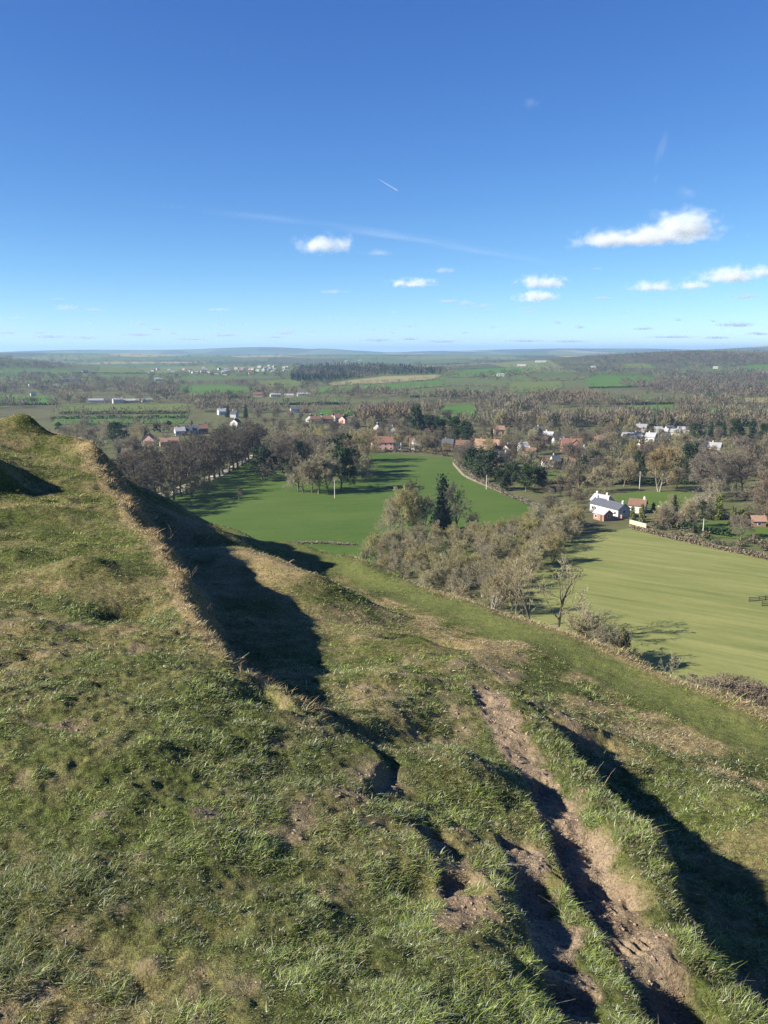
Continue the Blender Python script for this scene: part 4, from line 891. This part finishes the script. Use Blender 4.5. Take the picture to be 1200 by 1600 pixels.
def tree_mass(name, label, zones, rs, bush=0):
    """the smaller village trees, past the ones built singly: merged copies of the same bare trees with fewer twigs"""
    src = []
    for key in ('broad0', 'broad1', 'broad2', 'thicket0', 'thicket2', 'avenue1', 'thicket3'):
        k, H0, (tv, cv), bk, cr = PROTO[key]; q = cv[0].reshape(-1, 4, 3)[rs.random(len(cv[1])) < .22]; m = q.mean(1, keepdims=True)
        ax = (q[:, 2]+q[:, 3]-q[:, 0]-q[:, 1])*.5; sd = (q[:, 1]-q[:, 0]); q = np.stack([q[:, 0]-sd*.8, q[:, 1]+sd*.8, q[:, 2]+sd*.5, q[:, 3]-sd*.5], 1)
        src.append((np.concatenate([q.reshape(-1, 3)])/H0, tv[0]/H0, tv[1]))
    V = []; F = []; T = []; c = 0
    pal = np.array([(.15, .118, .085), (.19, .16, .11), (.24, .215, .12), (.12, .10, .08)])
    for x, y, H in zones:
        q, tv, tf = src[rs.integers(0, len(src))]; a = rs.uniform(0, 6.28); cs, sn = math.cos(a), math.sin(a); z = float(zv(x, y)); w_ = H*rs.uniform(.9, 1.25)
        for v, f_, col in ((q, np.arange(len(q)).reshape(-1, 4), pal[rs.integers(0, 4)]*rs.uniform(.8, 1.35)), (tv, tf, np.array([.11, .095, .07]))):
            V.append(np.stack([x+w_*(v[:, 0]*cs-v[:, 1]*sn), y+w_*(v[:, 0]*sn+v[:, 1]*cs), z+H*v[:, 2]], 1)); F.append(f_+c); c += len(v); T.append(np.repeat(col[None], len(v), 0))
    tag(mesh_np(name, np.concatenate(V), np.concatenate(F), [M_TINT], attrs={'tint': np.concatenate(T)}), label, kind='stuff')
def tint_mat():
    m, nt, out = new_mat('far_foliage'); g = NT(nt)
    g.diffuse(out, g.attr('tint', 'Color'), .9, spec=.05, transl=.3); return m
M_TINT = tint_mat()
def build_far():
    rs = np.random.default_rng(77)
    def sample(n, x0, x1, y0, y1, thr, sx, sy, seed):
        px = rs.uniform(x0, x1, n); py = rs.uniform(y0, y1, n); x, y, z = hit(px, py)
        ok = y < 9000
        for p_ in FIELD_POLYS: ok &= ~inside(p_, px, py)
        ok &= fbm(x/sx, y/sy, seed, 3) > thr
        for hx, hy, hw in HOUSES: ok &= ~((np.abs(px-hx) < hw+1) & (py-hy > -1) & (py-hy < 5))
        return px[ok], py[ok], x[ok], y[ok]
    pal = np.array([(.17,.14,.10), (.20,.17,.115), (.22,.195,.12), (.15,.125,.095), (.06,.075,.042)])
    def cols(n, p=(.3, .3, .2, .13, .07)): return pal[rs.choice(5, n, p=p)]
    # middle distance woods and hedgerow trees
    px, py, x, y = sample(5200, -60, 1260, 586, 668, .045, 260, 120, 5)
    far_mass('woodland', x, y, rs.uniform(8, 14, len(x)), cols(len(x)), M_TINT, rs, 60, .55, 'bare brown woods and hedgerow trees across the middle distance')
    px, py, x, y = sample(3600, -60, 1260, 556, 592, -.06, 700, 260, 6)
    far_mass('distant_woodland', x, y, rs.uniform(9, 16, len(x)), cols(len(x), (.3, .22, .13, .15, .2)), M_TINT, rs, 34, .75, 'hazy woods and hedges of the far plain')
    # scrub between the houses and gardens
    px, py, x, y = sample(1500, 60, 1240, 664, 745, -.2, 40, 60, 8); k = ~((px < 420) & (py > 800-(px-225)*.5))
    far_mass('garden_scrub', x[k], y[k], rs.uniform(3, 7.5, k.sum()), cols(k.sum(), (.25, .25, .2, .1, .2)), M_TINT, rs, 60, .55, 'mixed scrub and small trees between the village gardens')
    px, py, x, y = sample(240, 1020, 1240, 800, 862, -.25, 30, 40, 9)
    far_mass('garden_undergrowth', x, y, rs.uniform(1.2, 3.2, len(x)), cols(len(x), (.3, .2, .2, .1, .2)), M_TINT, rs, 90, .6, 'brown undergrowth in the gardens behind the pasture hedge')
    Z_ = []
    for x0, x1, y0, y1, n_, h0, h1 in ((100, 420, 666, 745, 30, 6, 12), (400, 640, 655, 712, 42, 6, 12), (640, 880, 655, 735, 60, 6, 12), (880, 1240, 660, 765, 75, 6, 12), (840, 940, 752, 802, 55, 2.5, 5.5), (690, 800, 742, 772, 12, 3, 5)):
        px, py, x, y = sample(n_*4, x0, x1, y0, y1, -1, 40, 60, 8); ok = ~((px < 420) & (py > 800-(px-225)*.5)); x, y = x[ok][:n_], y[ok][:n_]; Z_ += [(a, b, rs.uniform(h0, h1)) for a, b in zip(x, y)]
    for hx, hy, hw in HOUSES:
        if 655 < hy < 735 and hw > 2:
            for k_ in range(2):
                a, b, _ = hit1(hx+rs.uniform(-1.1, 1.1)*hw, hy+rs.uniform(1.5, 5)); Z_.append((a, b, rs.uniform(3., 6.5)))
    tree_mass('village_trees', 'smaller bare trees filling the spaces between the village houses', Z_, rs)
    # trees standing along the hedges of the far fields
    E = []
    for p_ in FIELD_POLYS[2:34]:
        for i in range(len(p_)):
            a, b = np.array(p_[i]), np.array(p_[(i+1) % len(p_)]); m = int(np.hypot(*(b-a))/5)
            for t in rs.random(m): E.append(a+(b-a)*t+[0, rs.normal(0, .4)])
    E = np.array(E); x, y, z = hit(E[:, 0], E[:, 1])
    far_mass('hedgerow_trees', x, y, rs.uniform(3, 10, len(x)), cols(len(x)), M_TINT, rs, 24, .6, 'small trees along the hedges of the far fields')
    # dark conifer wood in the centre, wooded hill on the right, wood on the left hill
    def block(poly, n, name, H0, H1, colour, cone, lab, nq=20, wide=.5):
        pl = np.array(poly, float); px = rs.uniform(pl[:, 0].min(), pl[:, 0].max(), n*3); py = rs.uniform(pl[:, 1].min(), pl[:, 1].max(), n*3)
        k = inside(poly, px, py); px, py = px[k][:n], py[k][:n]; x, y, z = hit(px, py); g = y < 9000; x, y = x[g], y[g]
        far_mass(name, x, y, rs.uniform(H0, H1, len(x)), colour(len(x)), M_TINT, rs, nq, wide, lab, cone)
    dk = lambda n: np.array([(.022, .036, .020), (.030, .040, .022), (.05, .046, .03)])[rs.choice(3, n, p=(.55, .3, .15))]
    block([(455,584),(470,576),(540,572),(620,574),(690,580),(690,585),(600,586),(505,598),(455,596)], 1100, 'conifer_wood', 9, 14, dk, True, 'dark conifer wood on the low rise in the middle distance', 24)
    br = lambda n: np.array([(.15, .12, .095), (.17, .14, .105), (.05, .065, .04)])[rs.choice(3, n, p=(.5, .4, .1))]
    block([(880,568),(940,558),(1010,553),(1090,552),(1240,552),(1240,572),(1160,570),(1080,568),(1035,570),(950,566)], 800, 'hilltop_wood', 10, 16, br, False, 'brown leafless wood covering the hill on the right', 22)
    block([(960,600),(1030,598),(1160,590),(1240,590),(1240,625),(1100,620),(1000,612)], 700, 'valley_wood', 9, 15, br, False, 'grey-brown leafless wood between the fields on the right', 26)
    block([(-40,567),(60,567),(120,572),(105,578),(40,577),(-40,577)], 420, 'left_hill_wood', 8, 13, br, False, 'leafless wood on the slope of the left hill', 20)
    tn = lambda n: np.array([(.17, .125, .08), (.21, .165, .10), (.15, .12, .075)])[rs.choice(3, n)]
    block([(825,622),(900,618),(940,622),(935,632),(830,632)], 150, 'tan_plantation', 9, 13, tn, False, 'tan-tinged plantation of bare trees in the middle distance', 40)
    block([(560,655),(640,650),(640,660),(565,664)], 70, 'pale_poplar_stand', 11, 15, tn, False, 'pale tan stand of bare trees behind the park', 46)
# ================================================================ AIR, CLOUDS
def build_haze():
    v, f = box(-28000, 28000, -26000, 27000, -8, 190)
    m, nt, out = new_mat('air'); g = NT(nt)
    pv = g.n('ShaderNodeVolumePrincipled'); pv.inputs['Color'].default_value = (.42, .66, 1., 1); pv.inputs['Density'].default_value = HAZE_D
    pv.inputs['Anisotropy'].default_value = .2
    nt.links.new(pv.outputs[0], out.inputs['Volume'])
    tag(mesh_np('haze', v, f, [m]), kind='stuff')
def ico(n=2):
    import bmesh
    bm = bmesh.new(); bmesh.ops.create_icosphere(bm, subdivisions=n, radius=1.)
    V = np.array([v.co[:] for v in bm.verts]); F = np.array([[v.index for v in f.verts] for f in bm.faces]); bm.free(); return V, F
def cloud_mat(name, dens, soft=.55, fl=.35, scale=1.6, wsp=False, col=(.97, .975, .985)):
    m, nt, out = new_mat(name); g = NT(nt)
    tc = g.n('ShaderNodeTexCoord').outputs['Object']
    oi = g.n('ShaderNodeObjectInfo')
    nz = g.n('ShaderNodeTexNoise', noise_dimensions='4D'); nz.inputs['Scale'].default_value = scale; nz.inputs['Detail'].default_value = 6; nz.inputs['Roughness'].default_value = .58
    mp = g.n('ShaderNodeMapping'); mp.inputs['Scale'].default_value = (.0075, .0075, .0095) if wsp else (1.6, 1.6, .75); nt.links.new(g.n('ShaderNodeNewGeometry').outputs['Position'] if wsp else tc, mp.inputs[0]); nt.links.new(mp.outputs[0], nz.inputs['Vector'])
    nt.links.new(g.math('MULTIPLY', oi.outputs['Random'], 40), nz.inputs['W'])
    sp = g.n('ShaderNodeSeparateXYZ'); nt.links.new(tc, sp.inputs[0]); x, y, z = sp.outputs
    zz = g.math('MAXIMUM', z, g.math('MULTIPLY', z, -1/fl))           # flatter base than top
    r = g.math('SQRT', g.math('ADD', g.math('ADD', g.math('MULTIPLY', x, x), g.math('MULTIPLY', y, y)), g.math('MULTIPLY', zz, zz)))
    d = g.math('ADD', g.math('SUBTRACT', .66, r), g.math('MULTIPLY', g.math('SUBTRACT', nz.outputs['Fac'], .5), 2.3))
    d = g.math('MULTIPLY', g.math('DIVIDE', d, soft), 1., True)
    d = g.math('MULTIPLY', g.math('MULTIPLY', d, d), g.math('MULTIPLY', g.math('SUBTRACT', 1., r), 6., True))
    pv = g.n('ShaderNodeVolumePrincipled'); pv.inputs['Color'].default_value = (*col, 1); pv.inputs['Anisotropy'].default_value = .1
    nt.links.new(g.math('MULTIPLY', d, dens), pv.inputs['Density'])
    nt.links.new(pv.outputs[0], out.inputs['Volume']); return m
def build_clouds():
    V, F = ico(3)
    big = cloud_mat('cumulus', .017, .85, .45, 1., True, (.93, .94, .965)); wisp = cloud_mat('cirrus', .0013, .9, .9, 1.1); small = cloud_mat('small_cumulus', .013, .9, .5, .8, True, (.66, .72, .84))
    mb = mesh_np('cloud', V, F, [big], link=False).data; ms = mesh_np('cloud', V, F, [small], link=False).data; mw = mesh_np('cloud', V, F, [wisp], link=False).data; mv = mesh_np('cloud', V, F, [cloud_mat('veil', .00038, 1.1, .9, 1.)], link=False).data
    def cl(px, py, wpx, hpx, me, label, group=None, base=1000., dpx=None, rz=0., name='cloud'):
        el = max(math.radians(.9), math.atan2(ray(px, py)[2], ray(px, py)[1])); Y = min((base)/math.tan(el), 60000)
        x, y, z = P(px, py, Y); f = CC*Y-CS*z
        o = bpy.data.objects.new(name, me); COL.objects.link(o); o.location = (x, y, z+EYE)
        a, c = wpx/2/FPX*f*1.45, hpx/2/FPX*f*1.9; o.scale = (a, min(a, 900 if dpx is None else dpx), c); o.rotation_euler = (0, rz, 0)
        return tag(o, label, 'cloud', group)
    B = [(508,386,92,34,'compact white cloud with grey base in the middle of the sky'),(1065,358,120,50,'largest bright part of the wide cloud at upper right'),(950,378,130,26,'low left tail of the wide cloud at upper right'),(1025,372,200,24,'flat base joining the wide cloud at upper right'),
      (645,444,80,16,'small flat white cloud right of the compact cloud'),(848,444,84,24,'upper of two white clouds stacked right of centre'),(838,466,72,20,'lower of two white clouds stacked right of centre'),(1140,434,120,28,'white cloud cut by the right edge'),(1020,450,80,17,'left end of the cloud bank at the right edge'),(1085,447,60,16,'middle of the cloud bank at the right edge'),(1195,428,60,22,'right end of the cloud bank at the right edge')]
    for a in B: cl(*a[:4], mb, a[4])
    Sm = [(590,396,60,12),(690,423,48,14),(522,456,44,9),(105,482,36,10),(90,467,24,6),(147,484,30,6),(343,484,44,6),(145,505,20,6),(220,506,26,6),(243,514,26,8),(205,504,16,4),(345,508,26,5),(350,524,54,6),(215,523,60,7),(75,526,70,8),(60,520,30,5),(445,521,34,6),(455,518,20,4),
      (487,519,16,4),(585,515,16,4),(613,520,14,4),(614,488,14,5),(667,494,10,4),(728,475,34,10),(700,471,40,6),(755,478,40,6),(905,512,20,7),(1005,514,42,5),(1150,508,70,9),(1115,502,20,4),(940,466,44,5),(1165,464,60,8),(828,487,34,7),(820,482,20,5),(1085,457,22,7),(930,420,22,5),(590,532,60,6),(640,530,40,6),(690,534,60,6),(820,533,80,5),(890,534,70,5),(300,530,60,5),(1050,527,90,5),(430,527,40,4),(25,497,26,6),(10,520,40,6),(130,528,60,6),(270,521,24,5),(380,505,18,4),(520,500,20,5),(560,505,14,4),(640,510,30,5),(770,512,22,5),(870,505,26,6),(975,490,18,5),(1060,500,24,5),(1185,522,40,6),(1120,528,50,5),(725,520,18,4)]
    for a in Sm: cl(*a, ms, 'small flat grey cloud low over the horizon', 'small clouds over the horizon')
    for a in [(1035,236,26,60,'faint upright wisp of cloud high on the right',.25),(1023,282,18,16,'small faint wisp under the upright one',.3),(1078,300,60,20,'faint pinkish veil above the wide cloud',0),(832,160,40,20,'faint round wisp high on the right of the sky',0)]: cl(*a[:4], mw, a[4], None, 2600., 250, a[5], 'wisp_cloud')
    for a in [(420,340,420,16,'long faint streak of old vapour across the left of the sky',.10),(640,372,360,14,'long faint streak of old vapour left of the wide cloud',.13),(760,395,260,12,'fainter streak of old vapour below the other streaks',.13)]: cl(*a[:4], mw, a[4], None, 3500., 300, a[5], 'vapour_streak')
    # short bright contrail
    m, nt, out = new_mat('contrail_ice'); g = NT(nt); pv = g.n('ShaderNodeVolumePrincipled'); pv.inputs['Color'].default_value = (1, 1, 1, 1); pv.inputs['Density'].default_value = .012; nt.links.new(pv.outputs[0], out.inputs['Volume'])
    A = np.array(P(590, 279, 26000.)); Bq = np.array(P(623, 299, 26000.)); th = np.arange(8)*math.pi/4; ax = Bq-A; u = np.cross(ax, [0, 0, 1.]); u /= np.linalg.norm(u); w_ = np.cross(ax, u); w_ /= np.linalg.norm(w_)
    V2 = np.concatenate([(A+ax*t)[None]+r*(u*np.cos(th)[:, None]+w_*np.sin(th)[:, None]) for t, r in ((0, 6), (.3, 17), (.9, 22), (1, 5))])+[0, 0, EYE]
    i = np.arange(24); F2 = np.stack([i, (i % 8+1) % 8+8*(i//8), (i % 8+1) % 8+8*(i//8)+8, i+8], 1)
    o = mesh_np('contrail', V2, [F2, np.array([[7,6,5,4,3,2,1,0],[24,25,26,27,28,29,30,31]])], [m]); tag(o, 'short bright aircraft trail in the middle of the blue sky', 'contrail')
# ================================================================ GRASS ON THE HILL
def grass_mat():
    m, nt, out = new_mat('grass_blade'); g = NT(nt)
    g.diffuse(out, g.attr('tint', 'Color'), .52, spec=.35, transl=.34); return m
def build_grass(N):
    rs = np.random.default_rng(3); mat = grass_mat()
    az = np.radians(rs.uniform(-30, 30, N)); r = np.exp(np.where(rs.random(N) < .45, rs.uniform(math.log(1.35), math.log(5.5), N), rs.uniform(math.log(1.35), math.log(34), N)))
    x = r*np.sin(az); y = r*np.cos(az)
    # a third of the blades gather in tufts
    nc = N//26; tx = rs.uniform(-30, 30, nc); tr = np.exp(rs.uniform(math.log(1.35), math.log(30), nc))
    k = rs.random(N) < .38; ci = rs.integers(0, nc, N); spread = (.018+.006*tr[ci])*rs.normal(0, 1, N); sp2 = (.018+.006*tr[ci])*rs.normal(0, 1, N)
    cx = tr[ci]*np.sin(np.radians(tx[ci])); cy = tr[ci]*np.cos(np.radians(tx[ci]))
    x = np.where(k, cx+spread, x); y = np.where(k, cy+sp2, y); r = np.hypot(x, y)
    z, dirt, dry, track = hill(x, y, True, True)
    sc, _, _ = poly_dist(CREST, x, y); sl, _, _ = poly_dist(LIP, x, y); sg, _, _ = poly_dist(GULLY, x, y)
    pn = fbm(x*2.1, y*2.1, 71, 3)
    cn = fbm(x*8.5, y*8.5, 75, 3)
    keep = ((rs.random(N) > dirt*1.2) | (rs.random(N) < .07)) & (sc < .25) & (rs.random(N) > .72*track) & (r > 1.2) & (rs.random(N) < np.maximum(.62, .86+.8*pn+.7*cn))
    x, y, z, r, dirt, dry, track, sc, sl, sg, k, ci, spread, sp2, pn, cn = [a[keep] for a in (x, y, z, r, dirt, dry, track, sc, sl, sg, k, ci, spread, sp2, pn, cn)]
    n = len(x); print('blades', n)
    isdry = (rs.random(n) < np.clip(dry*1.05, .22, .96)) | (dirt > .6)
    fringe = np.exp(-((sc+.20)/.22)**2)*(r > 4); lipz = np.exp(-((sl-.12)/(.035*np.clip(r, 4, 16)))**2)*(y > 4.4)
    bank = np.exp(-((sg+.08)/.16)**2)*(r < 6.5)
    far = np.clip(r/5, 1, 2.6)
    L = np.where(r < 6.5, rs.uniform(.009, .028, n), rs.uniform(.010, .027, n))*(.55+.36*far)*(1+.5*pn)
    L = L*np.clip(.90+1.2*cn+.4*pn, .55, 1.45); L = np.where(k & ~isdry, L*1.3, L)
    L = L*(1+1.2*lipz*isdry+1.0*fringe+.6*bank+.8*np.clip(dry-.5, 0, .5)*(sl > .4)+.3*(dry > .7)*(r > 9)*(sl < .1))*(1-.5*track)*(1-.45*dirt)
    long_ = rs.random(n) < .012; L = np.where(long_, L*2.2, L)
    w_ = np.maximum(.0014, .00060*r)*rs.uniform(.7, 1.5, n)*np.where(isdry, .85, 1.)
    lean = np.where(isdry, rs.uniform(.9, 1.55, n), rs.uniform(.5, 1.42, n)); lean = np.where(dirt > .6, 1.5, lean); lean = np.where((lipz > .4)|(fringe > .4)|(bank > .5), lean*.72, lean)
    a = np.where(k, np.arctan2(sp2, spread)+rs.normal(0, .8, n), rs.uniform(0, 6.283, n))
    a = np.where(rs.random(n) < .35, rs.normal(-.5, .7, n), a)            # combed down the slope by wind and feet
    d = np.stack([np.cos(a)*np.sin(lean), np.sin(a)*np.sin(lean), np.cos(lean)], 1)
    side = np.stack([-np.sin(a), np.cos(a), rs.normal(0, .35, n)], 1); side /= np.linalg.norm(side, axis=1)[:, None]
    B = np.stack([x, y, z+EYE-.004], 1); L = L[:, None]; w_ = w_[:, None]
    M = B+d*L*.55; d2 = d*np.array([1.15, 1.15, .55]); T = M+d2*L*.5
    V = np.stack([B-side*w_*.5, B+side*w_*.5, M+side*w_*.42, M-side*w_*.42, T+side*w_*.1, T-side*w_*.1], 1).reshape(-1, 3)
    i = np.arange(n)*6; F = np.concatenate([np.stack([i, i+1, i+2, i+3], 1), np.stack([i+3, i+2, i+4, i+5], 1)])
    t = rs.random((n, 1)); q = np.clip(.5+1.2*fbm(x*.9, y*.9, 73, 3), 0, 1)[:, None]
    gr = (np.array([.082, .128, .022])*(1-t)+np.array([.235, .275, .070])*t)*(.6+.8*q)*np.clip(.85+.9*cn, .45, 1.3)[:, None]
    gr = gr*(1-.25*(track[:, None] > .3))
    blue = (rs.random((n, 1)) < .10)*(r < 7)[:, None]*1.; gr = gr*(1-blue)+blue*np.array([.27, .30, .20])*(.5+.7*t)
    tn = np.array([.20, .150, .066])*(1-t)+np.array([.55, .46, .265])*t
    lz = np.clip(lipz, 0, 1)[:, None]*(sl[:, None] > -.1); tn = tn*(1-.6*lz)+lz*.6*(np.array([.34, .215, .085])*(1-t)+np.array([.58, .40, .19])*t)
    c = np.where(isdry[:, None], tn, gr)
    pale = ((rs.random(n) < .11) & (r < 7))[:, None]; c = np.where(pale, np.array([.50, .52, .36])*(.7+.5*t), c); c = c*rs.uniform(.55, 1.25, (n, 1))  # pale blades: straw flecks plus sun glints painted into the colour
    near = r < 6.2
    for nm, sel, lab in (('grass', near, 'short matted green and straw turf around the ruts'), ('dry_grass', ~near, 'tufted dry grass over the farther banks of the hill')):
        m_ = np.repeat(sel, 6); idx = np.cumsum(m_)-1; ff = F[np.concatenate([sel, sel])]
        o = mesh_np(nm, V[m_], idx[ff], [mat], attrs={'tint': np.repeat(c[sel], 6, 0)}); tag(o, lab, kind='stuff')
def build_crumbs():
    V0, F0 = ico(1); rs = np.random.default_rng(14); N = 60000
    az = np.radians(rs.uniform(-28, 28, N)); r = np.exp(rs.uniform(math.log(1.5), math.log(8), N)); x = r*np.sin(az); y = r*np.cos(az)
    z, dirt, dry, track = hill(x, y, True, True); k = (dirt > .35) & (rs.random(N) < dirt); x, y, z, r = x[k][:9000], y[k][:9000], z[k][:9000], r[k][:9000]; n = len(x)
    s = (.0013+.0065*rs.random(n)**6)*np.clip(r/3, .8, 1.8); D = V0[None]*(1+.35*rs.normal(0, 1, (n, len(V0), 1)))*s[:, None, None]*np.array([1, 1, .7])
    V = (np.stack([x, y, z+EYE], 1)[:, None]+D).reshape(-1, 3); F = (F0[None]+(np.arange(n)*len(V0))[:, None, None]).reshape(-1, 3)
    tag(mesh_np('soil_crumbs', V, F, [simple_mat('crumbled_soil', (.25, .18, .12), .95, .35, 60)]), 'loose crumbs of dry earth scattered in the ruts', kind='stuff')
def build_stalks():
    rs = np.random.default_rng(9); m = simple_mat('dry_stalk', (.30, .24, .14), .8, .2, 20)
    for k, (px, py, Y, h) in enumerate([(268,838,9.3,.34),(287,835,9.2,.26),(276,846,9.0,.22),(290,880,7.9,.18),(300,905,7.4,.20),(312,935,6.7,.16),(925,1225,4.35,.06),(940,1240,4.2,.07),(612,1042,6.3,.10),(940,1148,5.6,.2)]):
        x, y, _ = P(px, py, Y); z = float(hill(np.array([x]), np.array([y]))[0])+EYE
        a = rs.uniform(-.6, 2.4); p_ = [np.zeros(3)]; d = np.array([.35*math.cos(a), .35*math.sin(a), 1.])
        for i in range(4): d = d+rs.normal(0, .18, 3)+[.12*math.cos(a), .12*math.sin(a), -.12]; p_.append(p_[-1]+d/np.linalg.norm(d)*h/4)
        br = [(np.array(p_), np.linspace(.0013, .0006, 5), 0)]; b = p_[2]; br.append((np.array([b, b+[.03, .01, .05], b+[.055, .02, .075]]), np.array([.0008, .0006, .0005]), 1))
        o = mesh_np('dry_stalk', *tubes(br, 1, (5, 4)), [m]); o.location = (x, y, z-.01)
        tag(o, 'thin dead stalk sticking up from the grassy hill', 'stalk', 'dead stalks on the hill')
import time; _t=time.time()
def tick(s):
    global _t; print('T',s,round(time.time()-_t,1)); _t=time.time()
tag(build_hill(), kind='structure'); tick('hill')
build_grass(NBLADES); build_stalks(); build_crumbs(); tick("grass")
build_ground(); build_fields(); tick('fields')
make_protos(); tick('protos')
build_haze(); build_clouds(); tick("sky")
build_houses(); tick('houses'); build_hedges(); tick('hedges'); build_trees(); tick('trees'); build_far(); tick('far')
# ================================================================ light, sky, camera
w = bpy.data.worlds.new('World'); S.world = w; w.use_nodes = True
nt = w.node_tree; bg = nt.nodes['Background']
sky = nt.nodes.new('ShaderNodeTexSky'); sky.sky_type = 'NISHITA'; sky.sun_disc = False
sky.sun_elevation = SUN_EL; sky.sun_rotation = math.atan2(-LDIR[0], -LDIR[1])
sky.altitude = 60; sky.air_density = .58; sky.dust_density = 0.; sky.ozone_density = 7.0
def vm(a, k):
    n_ = nt.nodes.new('ShaderNodeVectorMath'); n_.operation = 'SCALE'; n_.inputs['Scale'].default_value = k; nt.links.new(a, n_.inputs[0]); return n_.outputs[0]
g_ = NT(nt); sp_ = g_.n('ShaderNodeSeparateColor'); nt.links.new(vm(sky.outputs[0], .157), sp_.inputs[0])
cc_ = g_.n('ShaderNodeCombineColor')          # sky colours tuned by hand, channel by channel
for k_, (ga_, sc_) in enumerate(((1.3, 1.55), (1.1, 1.2), (.7, 1.0))):
    nt.links.new(g_.math('MULTIPLY', g_.math('POWER', sp_.outputs[k_], ga_), sc_/(2**EXPO*SKY_STR)), cc_.inputs[k_])
nt.links.new(cc_.outputs[0], bg.inputs[0])
bg.inputs[1].default_value = SKY_STR
sl = bpy.data.lights.new('sun', 'SUN'); sl.energy = SUN_STR; sl.angle = math.radians(.53); sl.color = (1, .93, .82)
so = bpy.data.objects.new('sun', sl); COL.objects.link(so); so.location = (-200, -60, 260)
so.rotation_euler = Vector(LDIR).to_track_quat('-Z', 'Y').to_euler()
cd = bpy.data.cameras.new('camera'); cam = bpy.data.objects.new('camera', cd); COL.objects.link(cam); S.camera = cam
cd.sensor_fit = 'VERTICAL'; cd.sensor_height = 24; cd.lens = 24*FPX/1600; cd.clip_start = .05; cd.clip_end = 120000
cam.location = (0, 0, EYE); cam.rotation_euler = (math.pi/2-CP, 0, 0)
S.view_settings.view_transform = 'Standard'; S.view_settings.look = 'None'; S.view_settings.gamma = 1; S.view_settings.exposure = EXPO
S.cycles.use_denoising = DENOISE; S.cycles.denoiser = 'OPENIMAGEDENOISE'; S.cycles.denoising_prefilter = 'NONE'; S.cycles.denoising_input_passes = 'RGB_ALBEDO_NORMAL'
S.cycles.max_bounces = 6; S.cycles.diffuse_bounces = 2; S.cycles.glossy_bounces = 1; S.cycles.transparent_max_bounces = 12; S.cycles.volume_bounces = VOLB
